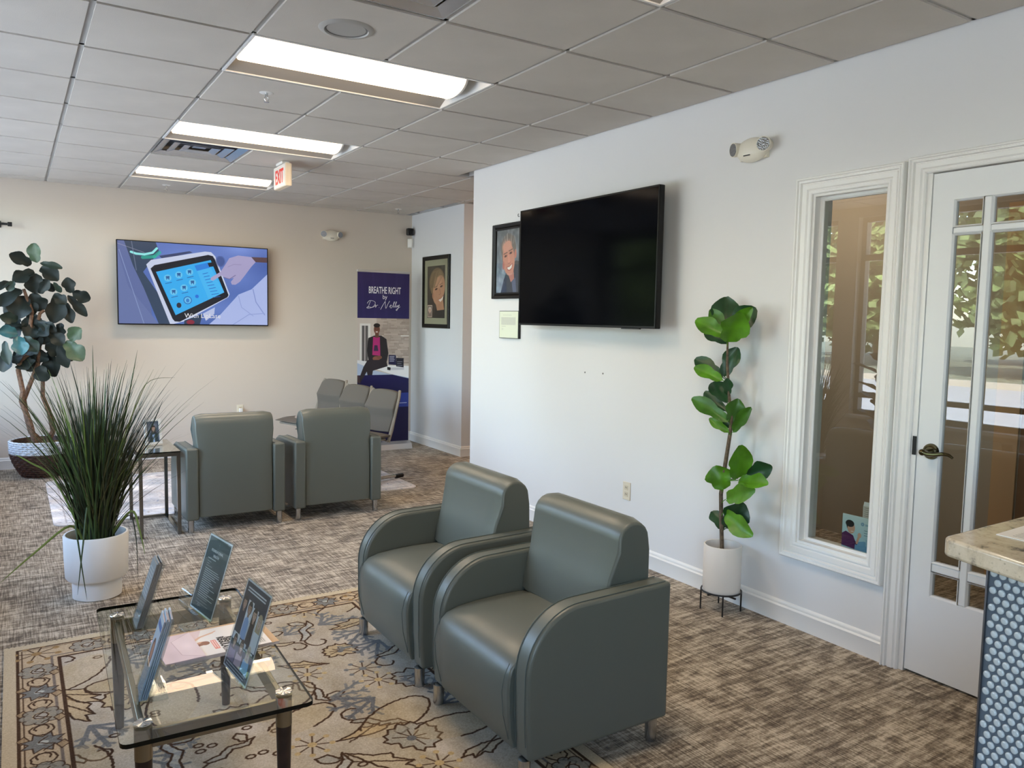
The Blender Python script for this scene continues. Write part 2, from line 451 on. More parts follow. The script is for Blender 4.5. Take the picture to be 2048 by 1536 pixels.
bar(-.022, 0, Y0, RY); bar(LX, AX, Y1 - .022, Y1); bar(LX, LX + .022, Y0, Y1); bar(AX - .022, AX, AY, Y1); bar(AX, X1, AY - .022, AY); bar(0, X1, RY, RY + .022)
cache = {}
for k in range(-2, 9):
    for r in range(-11, 9):
        if (k, r) in taken: continue
        x0 = max(GX + k * T, LX + .01) + gb; x1 = GX + (k + 1) * T - gb; y0 = max(GY + r * T, Y0 + .01) + gb; y1 = min(GY + (r + 1) * T, Y1 - .01) - gb
        if y0 < RY - .02 and x1 > 0: x1 = -.022
        if y0 > AY - .3 and x1 > AX and x0 < AX: x1 = AX - .022
        if y0 >= RY - .02 and x0 > AX - .1 and y1 > AY: y1 = AY - .022
        if x1 - x0 < .03 or y1 - y0 < .03 or (y0 < RY - .02 and x0 > -.03): continue
        if x0 > AX and y0 > AY - .05: continue
        if y0 < RY < y1 and x0 > 0: y0 = RY + .022
        key = (round(x1 - x0, 3), round(y1 - y0, 3))
        if key in cache:
            o = D.objects.new('tile', cache[key]); COL.objects.link(o); o.parent = ceil
        else:
            o = MB().box(0, x1 - x0, 0, y1 - y0, 0, .016).build('tile', tile_m, ceil, smooth=False); cache[key] = o.data
        o.location = (x0, y0, ZF)
MB().box(TH, X1, Y0, RY - .12, 2.7, 2.74).build('office_panel', mat('office_ceiling', (190, 170, 145), .9), ceil, smooth=False)

# mouldings
case_prof = [(0, 0), (0, .010), (.006, .016), (.011, .017), (.014, .011), (.018, .011), (.024, .019), (.036, .021), (.044, .022), (.047, .016), (.051, .016), (.055, .028), (.060, .030), (.063, .024), (.066, .024), (.069, .033), (.074, .034), (.078, .030), (.078, 0)]
t = structure(ring_frame(MB(), (WY[0], WY[1], WZ[0], WZ[1]), case_prof, 0, 0, -1).build('trim_1', trim_m))
t = structure(ring_frame(MB(), (DY[0], DY[1], 0, DZ - .01), [(p[0] * .9, p[1]) for p in case_prof], 0, 0, -1, True).build('trim_2', trim_m))
base_prof = [(0, 0), (.014, 0), (.014, .078), (.016, .082), (.013, .088), (.008, .090), (.010, .096), (.009, .104), (.005, .110), (0, .112)]
def baseboard(name, ax, c, sgn, a, b):
    mb = MB(); n = len(base_prof); vs = []
    for q in (a, b):
        for d, z in base_prof: vs.append((c + sgn * d, q, z) if ax == 0 else (q, c + sgn * d, z))
    mb.add(vs, [(i, (i + 1) % n, n + (i + 1) % n, n + i) for i in range(n)] + [tuple(range(n)), tuple(range(n, 2 * n))])
    return structure(mb.build(name, trim_m, angle=50))
baseboard('baseboard_right', 0, 0, -1, 1.957, RY)
baseboard('baseboard_back', 1, Y1, -1, LX, AX - .014)
baseboard('baseboard_alcove', 0, AX, -1, AY - .014, Y1)
baseboard('baseboard_hall', 1, AY, -1, AX, X1)
# interior window in the right wall
o = structure(D.objects.new('window_1', None)); COL.objects.link(o)
j = MB()
for (a0, a1, b0, b1) in ((WY[0], WY[0] + .012, WZ[0], WZ[1]), (WY[1] - .012, WY[1], WZ[0], WZ[1])): j.box(.001, TH, a0, a1, b0, b1)
j.box(.001, TH, WY[0] + .012, WY[1] - .012, WZ[0], WZ[0] + .012).box(.001, TH, WY[0] + .012, WY[1] - .012, WZ[1] - .012, WZ[1])
j.build('window_jamb', trim_m, o, smooth=False)
ring_frame(MB(), (WY[0] + .03, WY[1] - .03, WZ[0] + .024, WZ[1] - .03), [(0, -.012), (0, .004), (.006, .01), (.018, .01)], 0, .05, -1).build('glazing_bead', trim_m, o)
sheet('pane', [(.052, WY[1] - .012, WZ[0] + .012), (.052, WY[0] + .012, WZ[0] + .012), (.052, WY[0] + .012, WZ[1] - .012), (.052, WY[1] - .012, WZ[1] - .012)], pane_m, o)
# french door
o = structure(D.objects.new('door_1', None)); COL.objects.link(o)
LY = (.957, 1.865); FX0, FX1 = .006, .046
cols = [(1.038, 1.150), (1.182, 1.628), (1.660, 1.776)]; rows = [(.358, .466), (.503, 1.874), (1.90, 2.012)]
d = MB()
d.box(FX0, FX1, LY[0], cols[0][0], .012, 2.125).box(FX0, FX1, cols[2][1], LY[1], .012, 2.125)
d.box(FX0, FX1, cols[0][0], cols[2][1], .012, rows[0][0]).box(FX0, FX1, cols[0][0], cols[2][1], rows[2][1], 2.125)
d.build('door_panel', door_m, o, smooth=False)
mt = MB()
for (a, b) in ((cols[0][1], cols[1][0]), (cols[1][1], cols[2][0])): MB().box(FX0 + .004, FX1 - .004, a, b, rows[0][0], rows[2][1]).build('muntin', door_m, o, smooth=True, bev=.005)
for (a, b) in ((rows[0][1], rows[1][0]), (rows[1][1], rows[2][0])):
    for c0, c1 in cols: MB().box(FX0 + .004, FX1 - .004, c0, c1, a, b).build('muntin', door_m, o, bev=.005)
for c0, c1 in cols:
    for r0, r1 in rows:
        sheet('pane', [(.026, c1, r0), (.026, c0, r0), (.026, c0, r1), (.026, c1, r1)], pane_m, o)
        ring_frame(MB(), (c0 + .007, c1 - .007, r0 + .007, r1 - .007), [(0, -.01), (0, .004), (.007, .012)], 0, FX0 + .012, -1).build('glazing_bead', door_m, o)
j = MB(); j.box(.001, TH, DY[0], LY[0] - .002, 0, DZ).box(.001, TH, LY[1] + .003, DY[1], 0, DZ).box(.001, TH, DY[0], DY[1], 2.13, DZ)
j.build('door_jamb', trim_m, o, smooth=False)
bronze = mat('aged_brass', (92, 84, 62), .22, 1.0)
h = MB(); h.cyl((FX0, 1.805, .974), (FX0 - .008, 1.805, .974), .034, .032, 28).cyl((FX0 - .008, 1.805, .974), (FX0 - .013, 1.805, .974), .026, .02, 28)
h.build('rosette', bronze, o, angle=30)
h = MB(); h.cyl((FX0 - .01, 1.805, .974), (FX0 - .055, 1.805, .974), .012, .011, 16).ball((FX0 - .058, 1.81, .974), .014)
h.tube([(FX0 - .056, 1.81, .974), (FX0 - .06, 1.785, .97), (FX0 - .06, 1.755, .972), (FX0 - .06, 1.725, .98), (FX0 - .058, 1.70, .978), (FX0 - .055, 1.685, .968)], [.011, .010, .009, .008, .007, .005], 10)
h.build('door_handle', bronze, o)
MB().box(-.0015, .003, 1.868, 1.884, .95, 1.03).build('strike_plate', black_metal, o, smooth=False)
structure(MB().box(.05, .11, DY[0], DY[1], 0, .012).build('trim_3', mat('threshold', (120, 110, 98), .4, .6)))
# the office behind: cased doorway, cornice, ceiling lamp
c = MB(); ring_frame(c, (1.30, 2.26, 0, 2.1), [(0, 0), (0, .02), (.05, .026), (.10, .03), (.13, .03), (.13, 0)], 0, OX, -1, True); structure(c.build('trim_4', tan_trim))
structure(MB().box(OX - .012, OX - .004, 1.31, 2.25, .01, 2.09).build('door_2', mat('office_door', (128, 96, 70), .5), smooth=False))
structure(MB().prism([(OX, 2.52), (OX, 2.7), (OX - .12, 2.7), (OX - .10, 2.66), (OX - .04, 2.58), (OX - .03, 2.52)], 1, Y0, RY - .13).build('trim_5', tan_trim, smooth=False))
# ------------------------------------------------------------------ ceiling fixtures
lens_m = mat('lamp_lens', (255, 255, 255), .5, emit=(255, 222, 180), estr=LENS_POWER)
pan_m = mat('lamp_pan', (158, 153, 146), .45)
def ceiling_lamp(k, r, label):
    t = thing('ceiling_light', label, 'ceiling light', (GX + T * k, GY + T * r, ZF), 0, 'recessed ceiling lights in one row')
    w_ = 2 * T; d = T; a = .014
    p = MB()          # recessed pan: sloped long sides, flat end plates
    n = 8; pr = []
    for i in range(n + 1):
        s = i / n; y = a + (d / 2 - a) * s; pr.append((y, .006 + .085 * math.sin(s * PI / 2)))
    pr = pr + [(d - y, z) for y, z in pr[::-1][1:]]
    m = len(pr); vs = [(x, y, z) for x in (a, w_ - a) for y, z in pr]
    p.add(vs, [(i, i + 1, m + i + 1, m + i) for i in range(m - 1)])
    p.build('pan', pan_m, t, angle=50, fix=False)
    for x in (a + .001, w_ - a - .001): MB().add([(x, y, z) for y, z in pr], [tuple(range(m))]).build('end_plate', trim_m, t, smooth=False, fix=False)
    q = MB(); q.box(a - .012, w_ - a + .012, a - .012, a, 0, .012).box(a - .012, w_ - a + .012, d - a, d - a + .012, 0, .012).box(a - .012, a, a, d - a, 0, .012).box(w_ - a, w_ - a + .012, a, d - a, 0, .012)
    q.build('trim_frame', trim_m, t, smooth=False)
    l = MB(); n = 14; R = .155; pr = []
    for i in range(n + 1):
        th = PI * i / n; pr.append((d / 2 - R * math.cos(th), .072 - .082 * math.sin(th) ** .8))
    l.prism(pr + [(d / 2 + R - .01, .086), (d / 2 - R + .01, .086)], 0, a + .02, w_ - .085)
    l.build('lens', lens_m, t, angle=40)
    la = D.lights.new('lamp_tubes', 'AREA'); la.shape = 'RECTANGLE'; la.size = w_ - .16; la.size_y = .16; la.energy = LAMP_WATTS; la.color = (1.0, .80, .58); la.spread = math.radians(150)
    lo = D.objects.new('lamp_tubes', la); COL.objects.link(lo); lo.parent = t; lo.location = (w_ / 2 - .03, d / 2, -.0125)
    e = MB()
    for x in (w_ - .085, ):
        e.prism([(y, z - .003) for y, z in pr] + [(d / 2 + R + .004, .09), (d / 2 - R - .004, .09)], 0, x, x + .012)
    e.build('end_cap', white_pl, t, angle=40)
ceiling_lamp(1, -3, 'recessed ceiling light just beyond the top edge, nearest the camera')
ceiling_lamp(1, 0, 'largest lit ceiling light, beside the round ceiling speaker')
ceiling_lamp(1, 3, 'lit ceiling light in the middle of the row, between speaker light and vent')
ceiling_lamp(1, 6, 'farthest lit ceiling light, partly behind the exit sign')

vent_m = mat('vent_metal', (188, 188, 190), .25, .7)
def vent(k, r, label):
    t = thing('air_vent', label, 'air vent', (GX + T * (k + .5), GY + T * (r + .5), ZF), 0)
    hs = T / 2 - .013
    structureless = MB().box(-hs, hs, -hs, hs, .07, .08); structureless.build('duct_back', mat('duct_dark', (84, 84, 88), .6), t, smooth=False)
    for i, (a, b) in enumerate(((hs, hs - .055), (hs - .085, hs - .135), (hs - .165, hs - .215))):
        m = MB()
        z0 = .002 + .004 * i; z1 = .024
        vs = []
        for (q, z) in ((a, z0 + (.0 if i else .0)), (b, z1), (b - .004, z1 - .004), (a - .006, z0)):
            vs += [(-q, -q, z), (q, -q, z), (q, q, z), (-q, q, z)]
        fs = [(j * 4 + c, j * 4 + (c + 1) % 4, ((j + 1) % 4) * 4 + (c + 1) % 4, ((j + 1) % 4) * 4 + c) for j in range(4) for c in range(4)]
        m.add(vs, fs); m.build('blade', vent_m, t, smooth=False)
    q = hs - .245
    MB().box(-q, q, -q, q, .03, .034).build('centre_plate', vent_m, t, smooth=False, bev=.002)
vent(1, 4, 'square metal air vent in the ceiling between the two far lights')
vent(1, -2, 'square metal air vent at the top edge, nearest the camera')

t = thing('ceiling_speaker', 'round ceiling speaker beside the largest light', 'speaker', (-2.015, 3.262, ZF))
MB().lathe([(.088, -.002), (.092, -.008), (.108, -.006), (.116, 0), (.116, .002)], n=48).build('rim', mat('speaker_rim', (170, 168, 164), .5), t)
MB().lathe([(.0, .004), (.05, .002), (.089, -.003), (.09, 0)], n=48).build('grille', mat('speaker_grille', (112, 112, 112), .7, bump=.8, bscale=900), t)
def sprinkler(loc, label):
    t = thing('sprinkler', label, 'sprinkler', loc, 0, 'fire sprinkler heads')
    MB().lathe([(.0, -.001), (.032, -.003), (.038, 0)], n=24).build('escutcheon', trim_m, t)
    m = MB(); m.cyl((0, 0, 0), (0, 0, -.022), .008, .007, 12).tube([(-.007, 0, -.02), (-.011, 0, -.032), (-.003, 0, -.045)], .0022, 6).tube([(.007, 0, -.02), (.011, 0, -.032), (.003, 0, -.045)], .0022, 6).lathe([(.0, -.046), (.014, -.047), (.014, -.049), (0, -.049)], n=16)
    m.build('head', brushed, t)
sprinkler((-2.032, 4.43, ZF), 'sprinkler head between the two nearest lit ceiling lights')
sprinkler((-1.97, 8.13, ZF), 'sprinkler head behind the farthest ceiling light')
sprinkler((.434, 8.19, ZF), 'sprinkler head above the purple banner')

t = thing('exit_sign', 'EXIT sign with red letters hanging under the ceiling', 'exit sign', (-1.392, 6.335, 2.495))
sx, sy, sh = .022, .158, .175
MB().box(-sx, sx, -sy, sy, 0, sh).build('housing', mat('exit_housing', (236, 218, 190), .4), t, bev=.004)
MB().box(-.03, .03, -.085, .085, .178, 2.6935 - 2.495).build('canopy', white_pl, t, bev=.004)
for sd in (-1, 1):
    MB().box(*sorted((sd * (sx + .0005), sd * (sx + .005))), -sy + .004, sy - .004, .004, sh - .004).build('face_plate', mat('exit_face', (240, 232, 220), .3), t, bev=.002)
    red = mat('exit_red', (206, 48, 38), .4, emit=(200, 40, 30), estr=.35)
    text_mesh('lettering', 'EXIT', .150, red, t, frame4((sd * (sx + .0056), 0, .036), (0, sd, 0), (0, 0, 1)), sx=.72, bold=.004)

# emergency lamps
def emergency(name_loc, rot, label):
    t = thing('emergency_light', label, 'emergency light', name_loc, rot, 'twin emergency wall lights')
    cp = mat('emergency_body', (226, 220, 204), .4)
    b = MB(); b.ball((0, -.028, 0), .098, .042, .062, 28, 16); b.box(-.085, .085, -.02, 0, -.045, .045); b.build('body', cp, t, angle=60)
    for s in (-1, 1):
        c = Vector((s * .092, -.05, .012)); ax = Vector((s * .35, -1, -.08)).normalized()
        h = MB(); h.cyl(c - ax * .042, c + ax * .014, .031, .037, 24); h.build('lamp_head', cp, t, angle=40)
        l = MB(); l.cyl(c + ax * .0142, c + ax * .0162, .033, .032, 24); l.build('lamp_lens_cover', mat('lamp_reflector', (140, 142, 146), .15, .8, bump=1.0, bscale=160), t, angle=40)
    MB().box(-.02, .02, -.071, -.067, -.034, -.029).build('test_slot', black_m, t, smooth=False)
emergency((0, 2.80, 2.375), -PI / 2, 'emergency light high on the white wall above the interior window')
emergency((-.180, Y1, 2.392), 0, 'emergency light on the beige wall beside the lit screen')
t = thing('security_camera', 'small black security camera in the far corner', 'camera', (.775, Y1 - .0, 2.50))
m = MB(); m.box(-.012, .012, -.045, 0, -.012, .012); m.build('bracket', black_m, t)
MB().box(-.045, .035, -.10, -.045, -.042, .042).build('housing', black_m, t, bev=.012, seg=3)
MB().lathe([(.0, 0), (.022, 0), (.024, -.004), (0, -.006)], n=20).build('camera_lens', mat('dark_lens', (6, 6, 8), .05), t).matrix_local = Matrix.Translation((-.005, -.1005, 0)) @ Matrix.Rotation(-PI / 2, 4, 'X')
t = thing('motion_sensor', 'small white motion sensor in the corner below the camera', 'sensor', (AX - .01, Y1 - .01, 2.372))
m = MB(); m.prism([(-.055, 0), (0, -.055), (.0, 0)], 2, -.055, .055); m.build('body', white_pl, t, smooth=False, bev=.004)
m = MB(); m.prism([(-.052, -.006), (-.006, -.052), (-.022, -.058), (-.058, -.022)], 2, -.05, .05); m.build('cover', white_pl, t, bev=.008, seg=3)

# outlets
def outlet(loc, rot, label, plug=False):
    t = thing('wall_outlet', label, 'outlet', loc, rot)
    MB().box(-.035, .035, -.006, 0, -.057, .057).build('plate', cream_pl, t, bev=.003)
    for z in (-.021, .021):
        MB().box(-.017, .017, -.008, -.006, z - .014, z + .014).build('socket', mat('socket_cream', (206, 194, 170), .4), t, bev=.006)
        m = MB(); m.box(-.008, -.005, -.0086, -.008, z - .003, z + .006).box(.005, .008, -.0086, -.008, z - .003, z + .006); m.build('slot', black_m, t, smooth=False)
    if plug:
        MB().box(-.016, .02, -.05, -.009, -.045, .02).build('plug_adapter', white_pl, t, bev=.006)
outlet((0, 3.71, .432), -PI / 2, 'cream wall outlet low on the white wall between chair and plant')
outlet((-1.185, Y1, .465), 0, 'wall outlet with white plug on the beige wall behind the left far armchair', True)
for y, z, q in ((4.171, 1.148, 'farther'), (3.981, 1.153, 'nearer')):
    tag(MB().cyl((0, y, z), (-.003, y, z), .006, .005, 10).build('wall_anchor', mat('anchor_grey', (120, 118, 116), .6)), '%s of two tiny screw anchors in the wall below the black television' % q, 'wall anchor', 'screw anchors below the television')
tag(MB().tube([(0, 5.02, 2.262), (-.012, 5.02, 2.262), (-.014, 5.02, 2.275), (-.014, 5.01, 2.28)], .0025, 6).build('picture_hook', black_metal), 'small dark hook above the portrait by the black television', 'hook')

# curtain rod on the back wall
t = thing('curtain_rod', 'black curtain rod end high at the left edge on the back wall', 'curtain rod', (-3.21, Y1 - .07, 2.272))
MB().tube([(-.72, 0, 0), (-.03, 0, 0)], .011, 12).build('rod', black_metal, t)
MB().cyl((-.035, 0, 0), (0, 0, 0), .02, .02, 16).build('finial', black_metal, t, bev=.003)
m = MB(); m.box(-.12, -.10, 0, .07, -.008, .008).box(-.135, -.085, .063, .0695, -.03, .03); m.build('bracket', black_metal, t, smooth=False)

# ------------------------------------------------------------------ armchairs
vinyl = mat('grey_green_vinyl', (93, 97, 90), .35, spec=.5, bump=.12, bscale=420)
seam_m = mat('vinyl_seam', (78, 88, 84), .5)
def armchair(loc, rot, label, front=.0):
    t = thing('armchair', label, 'armchair', loc, rot, 'grey green vinyl armchairs')
    wd = .335; aw = .082; zb = .088
    arc = [(.605 - .215 + .215 * math.cos(a), .362 + .213 * math.sin(a)) for a in [i * PI / 2 / 12 for i in range(13)]]
    prof = [(.0, zb), (.592, zb), (.603, .22)] + arc + [(.0, .583)]
    for s in (-1, 1):
        m = MB(); x = sorted((s * wd, s * (wd - aw))); m.prism(prof, 0, x[0], x[1]); m.build('armrest', vinyl, t, bev=.013, seg=3)
        for xx in (s * (wd - .013), s * (wd - aw + .013)):
            pth = [(xx, .600, zb + .05), (xx, .606, .22)] + [(xx, y + .0015, z + .0015) for y, z in arc] + [(xx, .02, .585)]
            MB().tube(pth, .0016, 5).build('piping', seam_m, t)
    # seat: crowned top, rounded front
    iw = wd - aw - .003; nx, pts = 12, []
    outline = [(.14, zb + .01), (.60, zb + .01), (.622, .14), (.636, .22), (.642, .30), (.636, .345), (.618, .382), (.588, .408), (.54, .425), (.46, .434), (.36, .438), (.25, .437), (.14, .43)]
    m = MB(); vs = []
    for i in range(nx + 1):
        s = -1 + 2 * i / nx; cr = 1 - s ** 4
        for (y, z) in outline:
            k = max(0, (z - .3) / .13); f = max(0, (y - .6) / .04)
            vs.append((iw * s, y - (1 - cr) * .018 * f, z - (1 - cr) * .022 * min(1, k)))
    n = len(outline); fs = [(i * n + j, i * n + (j + 1) % n, (i + 1) * n + (j + 1) % n, (i + 1) * n + j) for i in range(nx) for j in range(n)] + [tuple(range(n)), tuple(range(nx * n, nx * n + n))]
    m.add(vs, fs); m.build('seat', vinyl, t, angle=50, bev=.006)
    for s in (-1, 1):
        xx = s * (iw - .012); MB().tube([(xx, .612, .13), (xx, .634, .22), (xx, .64, .30), (xx, .630, .35), (xx, .612, .385)], .0016, 5).build('piping', seam_m, t)
    # backrest: slanted front, round top roll
    bw = wd - aw - .002
    bp = [(.012, .10), (.20, .42), (.262, .43), (.250, .50), (.222, .60), (.196, .70)] + [(.118 + .075 * math.cos(a), .735 + .07 * math.sin(a)) for a in [math.radians(q) for q in (0, 20, 40, 60, 80, 100, 120, 140, 160, 180)]] + [(.036, .69), (.022, .55), (.012, .40)]
    m = MB(); vs = []; nx = 10
    for i in range(nx + 1):
        s = -1 + 2 * i / nx
        e = max(0, abs(s) - .86) / .14
        for (y, z) in bp:
            c = 1 - .045 * e * e
            hi = max(0, (z - .6) / .2)
            vs.append(((bw + .014 * min(1, max(0, (z - .60) / .03))) * s * (1), .12 + (y - .12) * (1 - .10 * e * e), z - hi * .012 * e * e))
    n = len(bp); fs = [(i * n + j, i * n + (j + 1) % n, (i + 1) * n + (j + 1) % n, (i + 1) * n + j) for i in range(nx) for j in range(n)] + [tuple(range(n)), tuple(range(nx * n, nx * n + n))]
    m.add(vs, fs); m.build('backrest', vinyl, t, angle=50, bev=.008, seg=3)
    for x in (-.30, .30):
        for y in (.045, .588):
            q0 = front if y > .3 else 0; l = MB(); l.cyl((x, y, q0 + .004), (x, y, zb), .021, .021, 24); l.cyl((x, y, q0), (x, y, q0 + .004), .019, .019, 24)
            l.build('leg', brushed, t, angle=30)
    return t
armchair((-1.297, 2.303, 0.0), PI / 2, 'nearest grey green vinyl armchair, facing the glass coffee table', .0112)
armchair((-1.297, 3.073, 0.0), PI / 2, 'second grey green armchair facing the coffee table, behind the nearest one', .0112)
armchair((-1.943, 5.557, 0.0), 0, 'far armchair seen from behind, beside the glass side table')
armchair((-1.205, 5.557, 0.0), 0, 'far armchair seen from behind, in front of the round table')

# ------------------------------------------------------------------ coffee table
tr = -.030; CT = (-2.781, 2.586, 0.012)
t = thing('coffee_table', 'rectangular glass coffee table with chrome caps and dark legs', 'table', CT, tr)
gw, gl, zt = .243, .522, .414
pts = []
for (cx, cy, a0) in ((gw - .022, gl - .022, 0), (-gw + .022, gl - .022, 90), (-gw + .022, -gl + .022, 180), (gw - .022, -gl + .022, 270)):
    pts += [(cx + .022 * math.cos(math.radians(a0 + q)), cy + .022 * math.sin(math.radians(a0 + q))) for q in (0, 22, 45, 67, 90)]
n = len(pts)
g = MB(); g.add([(x, y, zt - .004) for x, y in pts], [tuple(range(n))]); g.build('glass_top', clear_m, t, smooth=False)
e = MB(); vs = [(x, y, z) for z in (zt - .0115, zt + .0005) for x, y in pts]; e.add(vs, [(i, (i + 1) % n, n + (i + 1) % n, n + i) for i in range(n)])
e.build('glass_edge', edge_m, t)
cap_m = mat('spun_cap', (214, 214, 212), .22, 1.0)
leg_wood = mat('dark_walnut', (46, 32, 28), .4, noise=.2, nscale=30)
sleeve = mat('satin_nickel', (150, 142, 126), .3, 1.0)
lx, ly = .182, .425
for sx in (-1, 1):
    for sy in (-1, 1):
        c = MB()
        k = 24; vs = [(sx * lx, sy * ly, zt + .0035)]
        for i in range(k): vs.append((sx * lx + .0225 * math.cos(2 * PI * i / k), sy * ly + .0225 * math.sin(2 * PI * i / k), zt + (.0035 if (i // 2) % 2 else .0015)))
        c.add(vs, [(0, 1 + i, 1 + (i + 1) % k) for i in range(k)]); c.cyl((sx * lx, sy * ly, zt - .0), (sx * lx, sy * ly, zt + .0015), .0235, .0225, 24, caps=False)
        c.build('cap', cap_m, t, smooth=False)
        l = MB(); l.cyl((sx * lx, sy * ly, 0), (sx * lx, sy * ly, .318), .0145, .0215, 20); lo = l.build('leg', leg_wood, t)
        s_ = MB(); s_.cyl((sx * lx, sy * ly, .318), (sx * lx, sy * ly, zt - .010), .0225, .0225, 24); s_.build('sleeve', sleeve, lo)
for sy in (-1, 1): MB().box(-lx + .02, lx - .02, sy * ly - .008, sy * ly + .008, .345, .395).build('rail', sleeve, t, bev=.002)
for sx in (-1, 1): MB().box(sx * lx - .008, sx * lx + .008, -ly + .02, ly - .02, .345, .395).build('rail', sleeve, t, bev=.002)
ZT = CT[2] + zt + .0015
# ------------------------------------------------------------------ things on the coffee table
def face(c, cx, cy, r, skin, hair, long=False, rot=0.0):
    c.ell(cx, cy - r * .15, r * 1.12, r * 1.3, hair)
    if long: c.poly([(cx - r * 1.1, cy - r * .2), (cx + r * 1.1, cy - r * .2), (cx + r * 1.25, cy + r * 2), (cx - r * 1.25, cy + r * 2)], hair)
    c.rect(cx - r * .4, cy + r * .7, cx + r * .4, cy + r * 1.6, tuple(x * .85 for x in skin))
    c.ell(cx, cy + r * .1, r * .82, r * 1.08, skin)
    c.ell(cx, cy - r * .95, r * .85, r * .45, hair)
    d = tuple(x * .45 for x in skin)
    for s in (-1, 1):
        c.ell(cx + s * r * .33, cy - r * .05, r * .14, r * .07, d); c.stroke([(cx + s * r * .16, cy - r * .22), (cx + s * r * .5, cy - r * .25)], r * .08, d)
    c.stroke([(cx, cy), (cx - r * .06, cy + r * .32), (cx + r * .08, cy + r * .34)], r * .07, tuple(x * .75 for x in skin))
    c.ell(cx, cy + r * .6, r * .3, r * .12, (150, 70, 70)); c.ell(cx, cy + r * .58, r * .24, r * .06, (240, 235, 230))

LEAN = math.radians(17.5); SL, CL = math.sin(LEAN), math.cos(LEAN)
def holder_points(w, L, off=0.0, z0=.004):
    """corners BL, BR, TR, TL of a sheet that faces -x and leans back to +x; viewer's left is +y"""
    return [(off, w / 2, z0), (off, -w / 2, z0), (off + L * SL, -w / 2, z0 + L * CL), (off + L * SL, w / 2, z0 + L * CL)]
def acrylic_sheet(mb, w, L, off, z0=.002, th=.0025):
    P = holder_points(w, L, off, z0); Q = [(x + th, y, z) for x, y, z in P]
    mb.add(P + Q, [(0, 1, 2, 3), (7, 6, 5, 4), (0, 4, 5, 1), (1, 5, 6, 2), (2, 6, 7, 3), (3, 7, 4, 0)])
def sign_holder(loc, rot, w, L, prt, label, pocket):
    t = thing('sign_holder', label, 'sign', loc, rot)
    m = MB(); acrylic_sheet(m, w + .006, L + .006, .0012); acrylic_sheet(m, w + .006, L + .006, -.0042)
    m.build('front_panel', acrylic_m, t, smooth=False)
    f = MB(); f.box(.004, .085, -w / 2, w / 2, .0008, .0035); f.build('foot', acrylic_m, t, smooth=False)
    s = sheet('printed_sheet', holder_points(w, L, -.0002), prt, t)
    b = sheet('sheet_back', [(x + .0008, y, z) for x, y, z in holder_points(w, L, -.0002)], mat('sheet_white', (232, 232, 230), .5), t)
    if pocket:
        q = MB(); pr = []
        for i in range(9):
            a = PI * i / 8; pr.append((-.012 - .035 * math.sin(a), .004 + .085 * (1 - math.cos(a)) / 2))
        pr2 = [(x + .0022, z) for x, z in pr[::-1]]
        q.prism(pr + pr2, 1, -w * .05, w * .42); q.build('card_pocket', acrylic_m, t)
    return t, s
c = Canvas(340, 440, (228, 230, 230)); c.rect(9, 9, 331, 431, (70, 80, 82)); c.stroke([(170, 28), (170, 62)], 2, (120, 128, 128)); c.stroke([(160, 40), (180, 40)], 2, (120, 128, 128))
c.stroke([(60, 132), (176, 132)], 5, (214, 216, 214)); 
for i in range(3): c.stroke([(60, 150 + i * 13), (60 + (60, 40, 90)[i], 150 + i * 13)], 2.5, (196, 200, 198))
c.lines(60, 192, 292, 352, 15, (226, 230, 228), 3.6, 1, .45); c.lines(60, 362, 250, 392, 3, (190, 194, 192), 2.6, .9, .3)
c.stroke([(90, 408), (102, 394), (110, 412), (122, 398), (136, 408)], 2.2, (210, 212, 210))
p = print_mat('green_sign_print', c, .35)
t, s = sign_holder((-2.700, 2.872, ZT), .16, .200, .268, p, 'dark grey text sign in clear stand on the glass table', True)
M = frame4((.268 * .80 * SL - .0012, 0, .004 + .268 * .80 * CL), (0, -1, 0), (SL, 0, CL))
wt = mat('sign_white_ink', (222, 224, 222), .5)
text_mesh('title', 'FOUNDATIONAL', .0135, wt, s, M, depth=.0002); text_mesh('title', 'HEALTH', .0135, wt, s, frame4((.268 * .735 * SL - .0012, 0, .004 + .268 * .735 * CL), (0, -1, 0), (SL, 0, CL)), depth=.0002)
c = Canvas(340, 440, (214, 216, 222)); c.rect(8, 8, 332, 432, (44, 50, 68))
c.lines(40, 34, 300, 48, 2, (226, 228, 232), 7, .95, .05)
sk = [(206, 160, 134), (190, 140, 112), (214, 170, 146), (226, 190, 168), (202, 156, 134), (214, 176, 152), (232, 200, 180)]
cl = [(40, 44, 62), (150, 178, 220), (44, 40, 44), (236, 236, 238), (120, 110, 140), (200, 170, 180), (150, 196, 232)]
for i in range(4):
    x = 14 + i * 79
    if i: c.rect(x - 3, 66 + 18 * i, x + 74, 252 + 10 * i, (236, 236, 238))
    c.poly([(x, 262 + 8 * i), (x + 6, 170 + 8 * i), (x + 36, 150 + 8 * i), (x + 66, 170 + 8 * i), (x + 72, 262 + 8 * i)], cl[i]); face(c, x + 36, 112 + 10 * i, 26, sk[i], ((40, 30, 28), (50, 36, 30), (46, 32, 28), (196, 170, 130))[i], i in (2, 3))
for i in range(3):
    x = 14 + i * 100
    c.rect(x, 262 + 14 * i, x + 94, 300, (236, 236, 238)); c.poly([(x, 398), (x + 8, 340), (x + 46, 322), (x + 86, 340), (x + 94, 398)], cl[4 + i]); face(c, x + 46, 298, 22, sk[4 + i], ((60, 40, 30), (90, 60, 40), (220, 206, 180))[i], True)
c.lines(30, 408, 310, 422, 2, (220, 222, 228), 5, .9, .1)
p = print_mat('team_sign_print', c, .3)
sign_holder((-2.712, 2.315, ZT), .08, .200, .264, p, 'dark blue sign with seven small portraits, nearest on the glass table', False)

